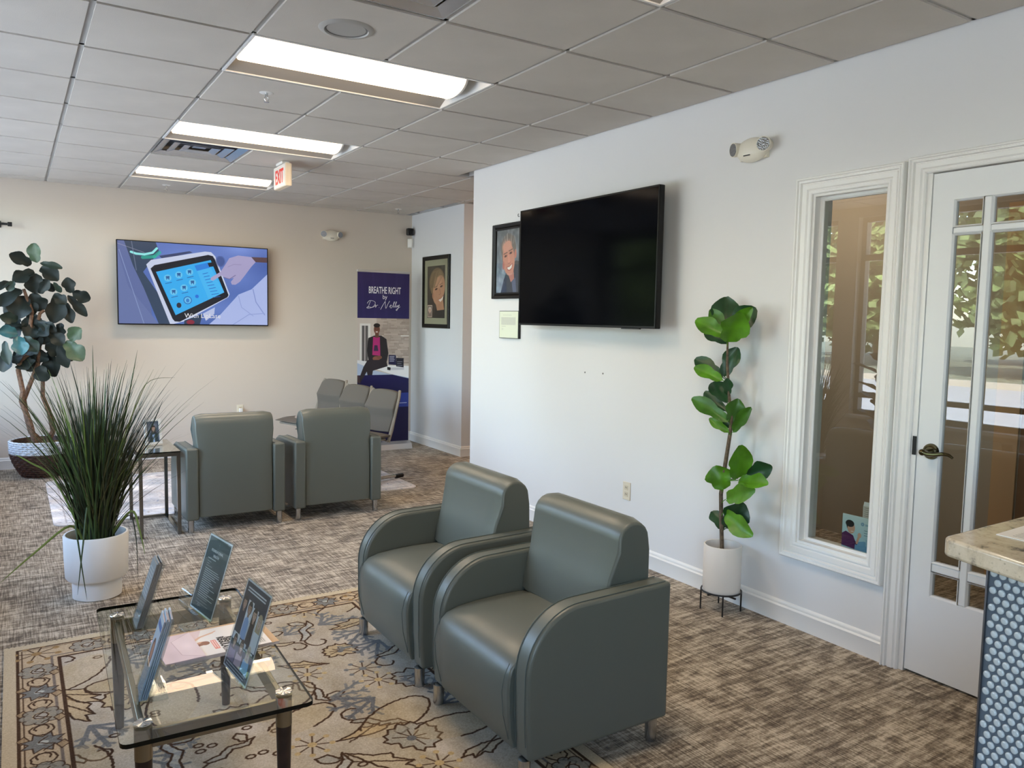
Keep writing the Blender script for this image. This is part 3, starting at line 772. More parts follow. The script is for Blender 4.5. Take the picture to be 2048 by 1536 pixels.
def brochure_rack(loc, rot, label, papers, n, group, labels, w=.098, L=.226):
    t = thing('brochure_holder', label, 'brochure holder', loc, rot)
    m = MB(); acrylic_sheet(m, w + .012, L * .98, .024); acrylic_sheet(m, w + .012, L * .46, -.004)
    for s in (-1, 1):
        y = s * (w / 2 + .006); h = L * .46
        m.add([(-.004, y, .002), (.036, y, .002), (.036 + h * SL, y, .002 + h * CL), (-.004 + h * SL, y, .002 + h * CL)], [(0, 1, 2, 3)])
    m.box(-.004, .075, -w / 2 - .006, w / 2 + .006, .0008, .0032)
    m.build('pocket', acrylic_m, t, smooth=False, fix=False)
    for i in range(n):
        o0 = .001 + i * (.022 / n); th = .022 / n * .75
        b = MB(); P = holder_points(w, L - .004 + (.006 if i % 2 else 0), o0, .006); Q = [(x + th, y, z) for x, y, z in P]
        b.add(P + Q, [(0, 1, 2, 3), (7, 6, 5, 4), (0, 4, 5, 1), (1, 5, 6, 2), (2, 6, 7, 3), (3, 7, 4, 0)])
        b.uv = [(0, 0), (1, 0), (1, 1), (0, 1)] + [(.02, .02)] * 4
        o = b.build('brochure', papers, None, smooth=False, fix=False, loc=loc, rotz=rot)
        tag(o, labels[i], 'brochure', group)
ORD = ['front', 'second', 'third', 'fourth', 'rear']
c = Canvas(120, 260, (120, 162, 214)); c.grad(0, 0, 120, 260, (196, 212, 226), (164, 188, 214)); c.ell(60, 120, 34, 46, (96, 62, 52)); c.ell(60, 116, 22, 30, (188, 136, 112)); c.rect(10, 20, 110, 40, (60, 110, 180)); c.lines(14, 190, 106, 236, 5, (230, 238, 246), 3)
brochure_rack((-2.968, 2.328, ZT), -.09, 'clear holder with pale blue brochures, at the near left table corner', print_mat('blue_brochure', c, .4), 4, 'blue brochures in the clear holder', ['%s pale blue brochure in the near left holder' % k for k in ORD[:4]])
c = Canvas(120, 260, (128, 132, 132)); c.grad(0, 0, 120, 260, (116, 120, 122), (140, 142, 142)); c.lines(14, 30, 106, 220, 14, (190, 192, 190), 2.4)
brochure_rack((-2.912, 2.872, ZT), -.02, 'clear holder with grey brochures, at the far left table corner', print_mat('grey_brochure', c, .45), 5, 'grey brochures in the clear holder', ['%s grey brochure in the far left holder' % k for k in ORD])

# magazines: thickness along z; read from the left (-x), so x runs from the foot to the head of the page
def magazine(x0, x1, y0, y1, z0, z1, prt, label, rot, group=None):
    cx, cy = (x0 + x1) / 2, (y0 + y1) / 2
    t = thing('magazine', label, 'magazine', (cx, cy, z0), rot, group)
    a, b, h = (x1 - x0) / 2, (y1 - y0) / 2, z1 - z0
    MB().box(-a, a, -b, b, 0, h - .0006).build('pages', mat('page_edges', (222, 208, 204), .6), t, smooth=False)
    s = sheet('cover', [(-a, b, h), (-a, -b, h), (a, -b, h), (a, b, h)], prt, t)
    return t, s, h
tan_book = Canvas(64, 80, (206, 172, 134))
magazine(-2.845, -2.535, 2.48, 2.712, ZT + .0003, ZT + .009, print_mat('tan_cover', tan_book, .5), 'tan covered booklet lying under the pink magazine', .05)
c = Canvas(340, 440, (238, 234, 232))
c.rect(0, 400, 340, 440, (214, 192, 196)); c.poly([(0, 260), (120, 300), (140, 440), (0, 440)], (226, 204, 208))
c.poly([(130, 440), (110, 380), (130, 320), (180, 306), (206, 330), (200, 380), (220, 440)], (206, 188, 196)); c.ell(176, 290, 22, 27, (206, 158, 130)); c.poly([(158, 274), (200, 276), (214, 336), (190, 320)], (140, 82, 56)); c.ell(182, 276, 25, 20, (140, 82, 56))
c.stroke([(140, 326), (92, 284), (64, 222)], 15, (220, 178, 152)); c.stroke([(64, 222), (48, 202)], 9, (220, 178, 152)); c.rect(160, 226, 280, 250, (232, 142, 132)); c.lines(168, 233, 270, 243, 2, (250, 240, 236), 4)
c.rect(250, 20, 320, 50, (216, 214, 210)); c.lines(256, 26, 314, 44, 3, (120, 116, 112), 2.5)
mg, ms, mh = magazine(-2.852, -2.562, 2.462, 2.676, ZT + .0095, ZT + .019, print_mat('magazine_cover', c, .35), 'magazine with a pink dancer on its white cover, on the glass table', .03)
ink = mat('magazine_ink', (52, 50, 52), .5)
for k, (s_, x, sz) in enumerate((('RECOV', .026, .030), ('REGULATIO', .003, .030))):
    text_mesh('title', s_, sz, ink, ms, frame4((x, .020 if k else .010, mh + .0004), (0, -1, 0), (1, 0, 0)), sx=.82, bold=.0015, depth=.0001, align='LEFT')
c = Canvas(200, 140, (224, 204, 212)); c.poly([(0, 0), (200, 0), (160, 70), (40, 78)], (232, 214, 220)); c.stroke([(0, 4), (48, 80), (158, 72), (198, 4)], 2, (196, 172, 182)); c.cloud(6, 4)
t = thing('folder', 'pink folded card lying on the left end of the magazine', 'folder', (-2.826, 2.556, ZT + .0195), .06)
m = MB(); m.box(-.058, .058, -.106, .106, 0, .003); m.build('card', mat('pink_card', (226, 206, 214), .5), t, smooth=False)
sheet('flap', [(-.058, .106, .0034), (-.058, -.106, .0034), (.058, -.106, .0034), (.058, .106, .0034)], print_mat('pink_flap', c, .5), t)

# ------------------------------------------------------------------ rugs
def persian(w, h, px):
    Wp, Hp = int(w * px), int(h * px); c = Canvas(Wp, Hp, (177, 165, 147)); B = 1 / 500 * px
    c.cloud(9, 9); c.cloud(7, 23, (.7, .8, 1.2)); c.cloud(5, 40)
    dk = (66, 46, 32); blue = (112, 112, 112); slate = (98, 99, 102); gold = (180, 157, 116); pale = (188, 172, 144); grey = (146, 144, 136)
    def jag(pts, a=1.3):
        out = []
        for (x0, y0), (x1, y1) in zip(pts[:-1], pts[1:]):
            n = max(1, int(math.hypot(x1 - x0, y1 - y0) / (5 * B)))
            for i in range(n): out.append((x0 + (x1 - x0) * i / n + random.uniform(-a, a) * B, y0 + (y1 - y0) * i / n + random.uniform(-a, a) * B))
        return out + [pts[-1]]
    def rot(pts, cx, cy, a, s=1, fl=1):
        ca, sa = math.cos(a), math.sin(a); return [(cx + (x * fl * ca - y * sa) * s * B, cy + (x * fl * sa + y * ca) * s * B) for x, y in pts]
    def arc(r, a0, a1, n=14, k=1.0): return [(r * k ** (i / n) * math.cos(a0 + (a1 - a0) * i / n), r * k ** (i / n) * math.sin(a0 + (a1 - a0) * i / n)) for i in range(n + 1)]
    def outline(pts, fill=None, wd=4.0):
        if fill: c.poly(pts, fill, .6)
        c.stroke(jag(pts + [pts[0]]), wd * B, dk, .92)
    def fern(cx, cy, a, s, col):
        for q in np.linspace(-.9, .9, 4):
            L = random.uniform(60, 95); e = rot([(0, 0), (L * .5 * math.cos(q * .7), L * .5 * math.sin(q)), (L * math.cos(q * .9), L * math.sin(q * .95))], cx, cy, a, s)
            c.stroke(jag(e, .8), 8 * B * s, col, .85)
            for k in (.55, .85):
                x = e[0][0] + (e[-1][0] - e[0][0]) * k; y = e[0][1] + (e[-1][1] - e[0][1]) * k
                for sg in (-.8, .8):
                    dd = rot([(0, 0), (random.uniform(10, 24), 0)], x, y, a + q + sg, s); c.stroke(dd, 7 * B * s, col, .85)
    def scroll(cx, cy, a, s, fl):
        p = rot(arc(34, 0, 4.6, 16, .35), cx, cy, a, s, fl); c.stroke(jag(p), 4.4 * B, dk, .92)
        p2 = rot([(34, 0), (30, -34), (52, -62), (44, -96), (70, -120), (62, -92), (70, -60), (50, -30), (44, 4)], cx, cy, a, s, fl); outline(p2, random.choice((grey, pale, (170, 170, 164))))
        p3 = rot([(62, -100), (92, -112), (110, -96), (96, -84), (74, -88)], cx, cy, a, s, fl); outline(p3, random.choice((grey, (176, 168, 152))))
    def oval(cx, cy, a, s):
        p = rot([(92 * math.cos(t), 46 * math.sin(t)) for t in np.linspace(0, 2 * PI, 26)[:-1]], cx, cy, a, s); c.poly(p, gold, .3); c.stroke(jag(p[2:20]), 4.4 * B, dk, .9)
    def palmette(cx, cy, a, s, col):
        pts = []
        for i in range(23):
            t = -2.4 + 4.8 * i / 22; r = 46 + 9 * (i % 2) + 10 * math.cos(t); pts.append((r * math.cos(t), r * math.sin(t)))
        p = rot(pts + [(-20, 14), (-34, 0), (-20, -14)], cx, cy, a, s); outline(p, col)
        for t in np.linspace(-1.8, 1.8, 7): c.stroke(rot([(8, 0), (34 * math.cos(t), 34 * math.sin(t))], cx, cy, a, s), 3 * B, dk, .85)
        c.ell(*rot([(4, 0)], cx, cy, a, s)[0], 9 * B * s, 9 * B * s, slate)
    def leafp(cx, cy, a, s):
        p = rot([(-60, 6), (-30, -6), (0, -20), (40, -26), (66, -14), (40, -8), (48, 4), (18, 6), (10, 18), (-16, 8)], cx, cy, a, s, random.choice((-1, 1))); outline(p, random.choice((gold, pale, (188, 160, 116))))
        c.stroke(jag(rot([(-50, 4), (0, -6), (44, -16)], cx, cy, a, s)), 3.4 * B, dk, .85)
    def ring(cx, cy): c.stroke([(cx + 8 * B * math.cos(t), cy + 6 * B * math.sin(t)) for t in np.linspace(0, 2 * PI, 9)], 3.6 * B, dk, .9)
    def star(cx, cy, s, col):
        for i in range(8):
            t = i * PI / 4 + .3; c.stroke(rot([(8, 0), (34, 0)], cx, cy, t, s), 3 * B, dk, .85); c.ell(*rot([(38, 0)], cx, cy, t, s)[0], 6 * B * s, 6 * B * s, col)
        c.ell(cx, cy, 9 * B * s, 9 * B * s, col)
    bw = .205
    step = 84 * B; ys_ = np.arange(bw * px + 20 * B, Hp - bw * px, step); i = 0
    for y in ys_:
        for x in np.arange(bw * px + 20 * B, Wp - bw * px, step):
            X, Y = x + random.uniform(-22, 22) * B, y + random.uniform(-22, 22) * B; a = random.uniform(0, 6.28); k = (i * 7 + int(random.random() * 3)) % 9; i += 1
            if k in (0, 1): fern(X, Y, a, random.uniform(.8, 1.1), random.choice((blue, slate)))
            elif k in (2, 3): scroll(X, Y, a, random.uniform(.75, 1.0), random.choice((-1, 1)))
            elif k == 4: oval(X, Y, a, random.uniform(.7, 1.0))
            elif k == 5: palmette(X, Y, a, random.uniform(.7, 1), random.choice((gold, grey)))
            elif k in (6,): leafp(X, Y, a, random.uniform(.8, 1.2))
            elif k == 7: star(X, Y, .9, random.choice((gold, blue)))
            else:
                for _ in range(3): ring(X + random.uniform(-40, 40) * B, Y + random.uniform(-40, 40) * B)
    # border: cream edge, brown lines, band of rosettes and vines
    e = .045 * px; b = bw * px
    for (x0, y0, x1, y1) in ((0, 0, Wp, b), (0, Hp - b, Wp, Hp), (0, 0, b, Hp), (Wp - b, 0, Wp, Hp)): c.rect(x0, y0, x1, y1, (184, 163, 134))
    c.noise(4, 3)
    for (d, wd, col) in ((e * 1.1, 5.5, dk), (e * 1.1 + 8 * B, 2, dk), (b - 3 * B, 5.5, dk), (b - 16 * B, 5.0, (116, 104, 96)), (b + 0 * B, 2, dk)):
        c.stroke([(d, d), (Wp - d, d), (Wp - d, Hp - d), (d, Hp - d), (d, d)], wd * B, col, .95)
    def band(px0, py0, ang, Lm):
        n = max(3, round(Lm / (.21 * px))); q = Lm / n; k = 0
        for i in range(n):
            u = (i + .5) * q
            for kind, du in ((i % 2, 0.0), (2, .5)):
                X = px0 + math.cos(ang) * (u + du * q); Y = py0 + math.sin(ang) * (u + du * q)
                if kind == 0:
                    for t in np.linspace(0, 2 * PI, 9)[:-1]: c.ell(X + 24 * B * math.cos(t), Y + 24 * B * math.sin(t), 11 * B, 11 * B, (134, 132, 124), .7); c.stroke([(X + (24 + 12 * math.cos(s)) * B * math.cos(t) - 12 * math.sin(s) * B * math.sin(t), Y + (24 + 12 * math.cos(s)) * B * math.sin(t) + 12 * math.sin(s) * B * math.cos(t)) for s in np.linspace(-1.6, 1.6, 6)], 2.2 * B, dk, .9)
                    c.ell(X, Y, 12 * B, 12 * B, (168, 160, 148)); c.stroke([(X + 12 * B * math.cos(s), Y + 12 * B * math.sin(s)) for s in np.linspace(0, 6.28, 9)], 2.4 * B, dk)
                elif kind == 1:
                    p = []
                    for s in range(17):
                        t = s * PI / 8; r = (36 if s % 2 else 22) * B; p.append((X + r * math.cos(t), Y + r * math.sin(t)))
                    c.poly(p, (104, 108, 110), .8); c.stroke(p, 2.4 * B, dk, .9); c.ell(X, Y, 9 * B, 7 * B, (176, 178, 170))
                else:
                    for s in (-1, 1):
                        c.stroke(jag(rot(arc(26, 0, 5.2, 16, .4), X, Y + 0, ang + (0 if s > 0 else PI), .95, s)), 3 * B, dk, .92)
                        c.stroke(jag(rot([(26, 0), (44, -18 * s), (60, 8 * s), (78, -8 * s)], X, Y, ang + (0 if s > 0 else PI), .9)), 2.6 * B, dk, .9)
                        c.poly(rot([(20, 30), (40, 22), (52, 36), (34, 44)], X, Y, ang + (0 if s > 0 else PI), .9), (162, 138, 106), .8)
                        c.stroke(rot([(20, 30), (40, 22), (52, 36), (34, 44), (20, 30)], X, Y, ang + (0 if s > 0 else PI), .9), 2.2 * B, dk, .9)
    m = (e * 1.1 + 8 * B + b - 16 * B) / 2
    band(b, m, 0, Wp - 2 * b); band(b, Hp - m, 0, Wp - 2 * b); band(m, b, PI / 2, Hp - 2 * b); band(Wp - m, b, PI / 2, Hp - 2 * b)
    for X in (m, Wp - m):
        for Y in (m, Hp - m): star(X, Y, 1.1, (150, 120, 80))
    c.rect(0, 0, Wp, e * .95, (192, 176, 148)); c.rect(0, Hp - e * .95, Wp, Hp, (192, 176, 148)); c.rect(0, 0, e * .95, Hp, (192, 176, 148)); c.rect(Wp - e * .95, 0, Wp, Hp, (192, 176, 148))
    c.noise(5, 1); c.noise(4, 2)
    return c
def rug(name, x0, x1, y0, y1, th, canvas, label, rnd=.0, side=(190, 174, 146), fringe=False):
    pm = print_mat(name + '_pile', canvas, .95, spec=.1)
    nt = pm.node_tree; bp = nt.nodes.new('ShaderNodeBump'); ns = nt.nodes.new('ShaderNodeTexNoise'); ns.inputs['Scale'].default_value = 500; tc = nt.nodes.new('ShaderNodeTexCoord')
    nt.links.new(tc.outputs['Object'], ns.inputs['Vector']); nt.links.new(ns.outputs[0], bp.inputs['Height']); bp.inputs['Strength'].default_value = .5; bp.inputs['Distance'].default_value = .003
    nt.links.new(bp.outputs[0], nt.nodes['Principled BSDF'].inputs['Normal'])
    t = thing(name, label, 'rug', ((x0 + x1) / 2, (y0 + y1) / 2, 0), 0)
    a, b = (x1 - x0) / 2, (y1 - y0) / 2; pts = []
    for cx, cy, a0 in ((a - rnd, b - rnd, 0), (-a + rnd, b - rnd, 90), (-a + rnd, -b + rnd, 180), (a - rnd, -b + rnd, 270)):
        for q in ((0, 18, 36, 54, 72, 90) if rnd else (0,)): pts.append((cx + rnd * math.cos(math.radians(a0 + q)), cy + rnd * math.sin(math.radians(a0 + q))))
    n = len(pts); m = MB(); m.add([(x, y, th) for x, y in pts], [tuple(range(n))]); m.uv = [((x + a) / (2 * a), (y + b) / (2 * b)) for x, y in pts]
    m.build('pile', pm, t, smooth=False)
    e = MB(); e.add([(x, y, z) for z in (.0005, th) for x, y in pts], [(i, (i + 1) % n, n + (i + 1) % n, n + i) for i in range(n)]); e.build('edge', mat(name + '_edge', side, .9), t, smooth=False)
    if fringe:
        f = MB()
        for sy in (b,):
            k = int(2 * a / .02)
            for i in range(k): f.ball((-a + (i + .5) * 2 * a / k, sy + .004, .006), .011, .009, .007, 8, 5)
        tag(f.build('knotted_fringe', mat(name + '_edge', side, .9), t), kind='stuff')
    return t
rug('persian_rug', -3.305, -1.583, 1.25, 3.985, .011, persian(1.722, 2.735, 480), 'beige floral oriental rug under the glass coffee table', fringe=True)
c = Canvas(560, 400, (214, 210, 208)); c.cloud(14, 8); c.cloud(10, 20, (1.3, 1, .7)); c.cloud(8, 40)
for _ in range(900):
    x, y = random.uniform(0, 560), random.uniform(0, 400); a = random.uniform(0, 3.14); L = random.uniform(2, 9); c.stroke([(x, y), (x + L * math.cos(a), y + L * math.sin(a))], random.uniform(1, 2.4), random.choice(((150, 150, 162), (122, 132, 160), (168, 150, 140), (190, 184, 182))), .6)
for _ in range(34): c.ell(random.uniform(40, 520), random.uniform(40, 360), random.uniform(4, 13), random.uniform(4, 10), random.choice(((110, 126, 168), (140, 150, 178), (160, 150, 150))), .5, random.random() * 3, .6)
for d in (16, 52): c.stroke([(d, d), (560 - d, d), (560 - d, 400 - d), (d, 400 - d), (d, d)], 2, (160, 150, 148), .5)
c.noise(7, 2)
rug('faded_rug', -3.03, -.25, 6.17, 7.87, .008, c, 'pale faded blue rug beneath the two far armchairs', .09, (206, 200, 194))
# ------------------------------------------------------------------ televisions
t = thing('television', 'large black switched-off television on the white wall', 'television', (-.115, 4.066, 1.860), -PI / 2)
tw, th_ = .718, .406
MB().box(-tw, tw, -.026, .012, -th_, th_).build('body', mat('tv_body', (10, 10, 11), .4, spec=.25), t, bev=.004)
ring_frame(MB(), (-tw + .011, tw - .011, -th_ + .014, th_ - .011), [(0, .0268), (.001, .0295), (.0105, .0295)], 1, 0, -1).build('bezel', mat('tv_bezel', (12, 12, 13), .35, spec=.25), t)
sheet('screen', [(-tw + .01, -.0272, -th_ + .013), (tw - .01, -.0272, -th_ + .013), (tw - .01, -.0272, th_ - .01), (-tw + .01, -.0272, th_ - .01)], mat('tv_off_screen', (4, 5, 9), .10, spec=.05), t)
MB().box(.42, .58, -.028, -.012, -th_ - .006, -th_).build('sensor_bar', black_m, t, smooth=False)
MB().box(-.25, .25, .012, .1145, -.18, .18).build('wall_mount', black_metal, t, smooth=False)
c = Canvas(960, 544, (96, 116, 176))
c.grad(0, 0, 960, 544, (98, 122, 194), (86, 114, 186)); c.cloud(10, 5)
c.poly([(0, 0), (120, 0), (210, 544), (0, 544)], (98, 112, 164)); c.poly([(0, 60), (60, 300), (240, 544), (0, 544)], (106, 120, 170))
c.poly([(40, 0), (230, 0), (250, 60), (150, 200), (240, 340), (330, 544), (240, 544), (150, 300), (90, 160)], (52, 70, 96))
c.stroke([(80, 72), (110, 82), (160, 84), (210, 70), (236, 40)], 15, (150, 236, 236)); c.stroke([(150, 104), (220, 96), (252, 66)], 22, (40, 190, 160), .7)
c.stroke([(0, 20), (160, 72)], 4, (170, 170, 190), .6); c.stroke([(84, 0), (110, 190)], 5, (130, 140, 170), .6); c.stroke([(10, 60), (150, 544)], 4, (150, 166, 206), .8)
c.poly([(250, 88), (440, 46), (460, 54), (270, 108)], (60, 70, 110))
c.poly([(170, 150), (200, 118), (540, 42), (580, 44), (606, 70), (700, 330), (690, 352), (410, 522), (330, 544), (310, 544)], (206, 214, 238))
c.poly([(196, 176), (220, 152), (560, 64), (590, 70), (604, 92), (692, 336), (684, 352), (372, 528), (340, 526), (326, 508)], (14, 16, 30))
c.poly([(228, 196), (576, 98), (664, 318), (346, 484)], (52, 176, 246)); c.poly([(470, 142), (560, 116), (572, 150), (486, 178)], (40, 130, 226)); c.poly([(486, 178), (576, 150), (664, 318), (560, 372)], (70, 186, 250))
c.poly([(556, 120), (590, 112), (600, 140), (566, 146)], (14, 16, 30))
for (x, y) in ((300, 238), (370, 214), (438, 192), (336, 330), (402, 300), (456, 262)):
    c.ell(x, y - 4, 23, 23, (120, 208, 250), .8); c.poly([(x - 12, y - 16), (x + 12, y - 18), (x + 9, y + 12), (x + 3, y), (x - 3, y), (x - 7, y + 13)], (40, 96, 160)); c.stroke([(x - 14, y + 34), (x + 24, y + 24)], 4, (30, 88, 160))
c.ell(424, 380, 27, 27, (40, 110, 190)); c.ell(424, 380, 21, 21, (110, 204, 250)); c.ell(424, 382, 11, 14, (50, 130, 210)); c.ell(368, 416, 15, 18, (40, 40, 60)); c.ell(484, 352, 12, 12, (30, 110, 220))
for i in range(9): c.stroke([(524 + i * 8, 196 + i * 20), (556 + i * 10, 187 + i * 20)], 4, (30, 100, 190))
c.poly([(572, 234), (578, 218), (640, 176), (672, 126), (700, 78), (760, 56), (850, 62), (880, 96), (850, 130), (800, 200), (770, 240), (740, 262), (716, 262), (708, 244), (730, 214), (700, 224), (664, 214), (648, 200), (590, 240)], (172, 164, 204))
c.stroke([(664, 214), (700, 224), (740, 196)], 5, (120, 112, 160)); c.stroke([(690, 140), (730, 120), (780, 120)], 4, (150, 142, 186)); c.poly([(850, 62), (960, 60), (960, 96), (880, 96)], (90, 66, 70)); c.ell(640, 104, 30, 36, (60, 80, 140), .8, soft=.4)
c.poly([(960, 180), (900, 240), (850, 290), (760, 330), (640, 470), (560, 544), (960, 544)], (176, 190, 238)); c.stroke([(860, 290), (880, 380), (940, 470)], 7, (140, 156, 214)); c.stroke([(760, 340), (780, 420), (860, 480)], 5, (150, 166, 222)); c.stroke([(720, 544), (830, 470), (940, 460)], 6, (150, 166, 222))
c.poly([(520, 470), (600, 424), (596, 470), (540, 520)], (190, 200, 234)); c.poly([(400, 520), (520, 470), (500, 544), (400, 544)], (40, 58, 84)); c.ell(440, 530, 26, 16, (140, 40, 60))
t = thing('television', 'lit television showing a touch tablet on the beige wall', 'television', (-1.635, Y1 - .0905, 1.782), 0)
MB().box(-.727, .727, -.02, .01, -.412, .412).build('body', MATS['tv_body'], t, bev=.003)
ring_frame(MB(), (-.718, .718, -.400, .405), [(0, .0212), (.001, .024), (.0085, .024)], 1, 0, -1).build('bezel', MATS['tv_bezel'], t)
sc = sheet('screen', [(-.7185, -.0215, -.401), (.7185, -.0215, -.401), (.7185, -.0215, .406), (-.7185, -.0215, .406)], print_mat('tv_picture', c, .15, emit=1.15), t)
text_mesh('caption', 'With LipLase', .066, mat('caption_white', (20, 20, 20), .4, emit=(250, 250, 255), estr=1.0), sc, frame4((.06, -.0222, -.335), (1, 0, 0), (0, 0, 1)), depth=.0001)
MB().box(-.25, .25, .01, .09, -.18, .18).build('wall_mount', black_metal, t, smooth=False)

# ------------------------------------------------------------------ portraits and certificate
frame_black = mat('frame_black', (15, 13, 12), .4, spec=.25)
c = Canvas(300, 420, (112, 122, 132)); c.grad(0, 0, 300, 420, (112, 118, 122), (128, 142, 158)); c.cloud(14, 6); c.cloud(9, 14)
c.poly([(60, 420), (100, 330), (160, 250), (250, 210), (300, 220), (300, 420)], (58, 60, 66)); c.poly([(60, 420), (86, 360), (132, 276), (140, 420)], (40, 48, 68))
c.poly([(128, 250), (215, 230), (232, 330), (190, 350)], (178, 118, 104)); c.poly([(200, 345), (246, 320), (262, 420), (220, 420)], (86, 92, 116))
sk = (196, 138, 118)
c.ell(150, 120, 94, 86, (112, 106, 100), 1, -.2); c.poly([(62, 140), (80, 70), (150, 30), (220, 50), (250, 120), (244, 170), (80, 210)], (112, 106, 100))
c.ell(158, 196, 74, 112, sk, 1, -.22); c.ell(94, 236, 12, 28, (180, 112, 100)); c.ell(243, 166, 13, 30, (190, 120, 106)); c.ell(134, 108, 62, 40, (206, 152, 132), 1, -.25, .5)
for i in range(26): a = random.uniform(0, 1); c.stroke([(84 + 140 * a, 104 - 30 * math.sin(a * PI)), (70 + 165 * a + random.uniform(-8, 8), 60 - 34 * math.sin(a * PI))], 5, random.choice(((140, 134, 128), (96, 90, 86), (168, 162, 156))), .7)
for x, y in ((120, 176), (184, 158)): c.ell(x, y, 20, 8, (130, 84, 74), 1, -.2); c.ell(x, y, 7, 6, (46, 36, 36)); c.stroke([(x - 24, y - 14), (x + 20, y - 24)], 7, (112, 86, 76))
c.poly([(150, 170), (166, 166), (180, 216), (160, 226), (148, 216)], (210, 146, 126)); c.stroke([(150, 222), (166, 228), (182, 216)], 4, (150, 92, 82))
c.poly([(140, 252), (172, 248), (204, 230), (196, 256), (170, 268), (150, 264)], (238, 234, 226)); c.stroke([(136, 250), (172, 246), (208, 226)], 4, (150, 80, 74)); c.stroke([(140, 254), (152, 270), (176, 272), (200, 258), (208, 228)], 5, (160, 92, 84))
t = thing('portrait', 'framed portrait of a smiling grey-haired man, partly behind the black television', 'picture', (0, 5.16, 1.938), -PI / 2)
def picture(t, hw, hh, prof, prt, mw=0, mm=None, dep=.018):
    ring_frame(MB(), (-hw, hw, -hh, hh), prof, 1, 0, -1).build('frame', frame_black, t, angle=40)
    MB().box(-hw - .01, hw + .01, -.006, 0, -hh - .01, hh + .01).build('backing', black_m, t, smooth=False)
    if mw:
        ring_frame(MB(), (-hw + mw, hw - mw, -hh + mw, hh - mw), [(0, .0075), (.0015, .0095), (mw, .0095)], 1, 0, -1).build('mat_board', mm, t, smooth=False)
    sheet('print', [(-hw + mw, -.0072, -hh + mw), (hw - mw, -.0072, -hh + mw), (hw - mw, -.0072, hh - mw), (-hw + mw, -.0072, hh - mw)], prt, t)
    sheet('glazing', [(-hw, -.0118, -hh), (hw, -.0118, -hh), (hw, -.0118, hh), (-hw, -.0118, hh)], glass_mat('picture_glass', (250, 250, 250), .7), t)
pf = [(-.003, .0075), (-.003, .016), (.008, .018), (.016, .012), (.028, .024), (.038, .026), (.044, .02), (.044, 0)]
picture(t, .170, .243, pf, print_mat('portrait_man', c, .4))
c = Canvas(300, 560, (62, 54, 46)); c.grad(0, 0, 300, 560, (62, 56, 46), (46, 36, 30)); c.cloud(8, 6)
c.poly([(110, 560), (150, 440), (300, 420), (300, 560)], (20, 16, 16)); c.ell(160, 170, 130, 150, (116, 96, 68), 1, .2); c.poly([(40, 160), (90, 60), (220, 40), (280, 140), (110, 260), (70, 300)], (132, 110, 78))
c.poly([(120, 330), (260, 330), (290, 470), (170, 480)], (176, 130, 98)); c.ell(196, 260, 96, 160, (186, 138, 106), 1, .28); c.ell(180, 180, 60, 60, (204, 156, 124), .8, 0, .6)
for x, y in ((152, 250), (238, 222)): c.ell(x, y, 24, 10, (96, 62, 48), 1, -.3); c.ell(x, y, 8, 7, (40, 28, 26)); c.stroke([(x - 28, y - 18), (x + 20, y - 34)], 7, (120, 88, 62))
c.stroke([(208, 250), (226, 300), (198, 312)], 6, (150, 100, 76)); c.poly([(190, 366), (236, 350), (272, 318), (262, 360), (226, 388)], (236, 226, 214)); c.stroke([(184, 364), (236, 348), (278, 312)], 6, (150, 72, 60)); c.ell(100, 320, 16, 34, (170, 120, 92))
for i in range(30): a = random.uniform(0, 1); c.stroke([(60 + 200 * a, 110 - 50 * math.sin(a * PI)), (40 + 120 * a, 230)], 5, random.choice(((150, 126, 90), (100, 82, 58))), .5)
c.rect(6, 420, 84, 552, (214, 190, 170)); c.rect(11, 426, 79, 546, (120, 104, 96)); face(c, 45, 474, 24, (206, 166, 144), (190, 180, 170))
t = thing('portrait', 'framed portrait of a smiling woman with matted border, on the far corner wall', 'picture', (AX, 8.005, 1.785), -PI / 2)
picture(t, .29, .365, [(-.003, .0075), (-.003, .016), (.006, .02), (.034, .024), (.042, .018), (.042, 0)], print_mat('portrait_woman', c, .4), .072, mat('mat_olive', (150, 148, 122), .8))
c = Canvas(200, 230, (222, 226, 204)); c.rect(18, 50, 176, 118, (204, 206, 190)); c.lines(40, 32, 160, 36, 1, (150, 152, 140), 2); c.lines(24, 56, 172, 112, 9, (172, 174, 160), 2, .8, .05); c.lines(24, 130, 70, 130, 1, (150, 150, 140), 2); c.lines(24, 150, 44, 160, 2, (160, 160, 150), 2)
t = thing('certificate', 'small cream certificate plaque below the portrait', 'certificate', (0, 5.11, 1.452), -PI / 2)
MB().box(-.138, .138, -.022, 0, -.105, .105).build('plaque', black_m, t, smooth=False, bev=.001)
sheet('certificate_sheet', [(-.133, -.0226, -.101), (.133, -.0226, -.101), (.133, -.0226, .101), (-.133, -.0226, .101)], print_mat('certificate_print', c, .4), t)

# ------------------------------------------------------------------ roll-up banner
bl = at(717, 543, 1, 8.33); br = at(818, 546, 1, 8.33)
bx0, bx1 = -.045, .575; bz0, bz1 = .075, 1.985; by = 8.20
t = thing('banner_stand', 'purple and navy roll-up banner with a seated woman, in the far corner', 'banner', ((bx0 + bx1) / 2 + .005, by, 0), 0)
w2 = (bx1 - bx0) / 2
MB().prism([(-.10, 0), (.10, 0), (.075, .06), (.0, .085), (-.075, .06)], 0, -w2 - .012, w2 + .012).build('base', mat('banner_silver', (206, 206, 206), .3, .6), t, bev=.003)
MB().cyl((-0, .05, .07), (0, .05, bz1), .009, .009, 10).build('pole', brushed, t)
MB().box(-w2 - .004, w2 + .004, -.009, .012, bz1 - .005, bz1 + .02).build('top_rail', MATS['banner_silver'], t, bev=.003)
Hb = bz1 - bz0; zp1 = 1.475; zp0 = .845
c = Canvas(310, 955, (40, 34, 86)); sc_ = 955 / Hb
Yp = lambda z: (bz1 - z) * sc_
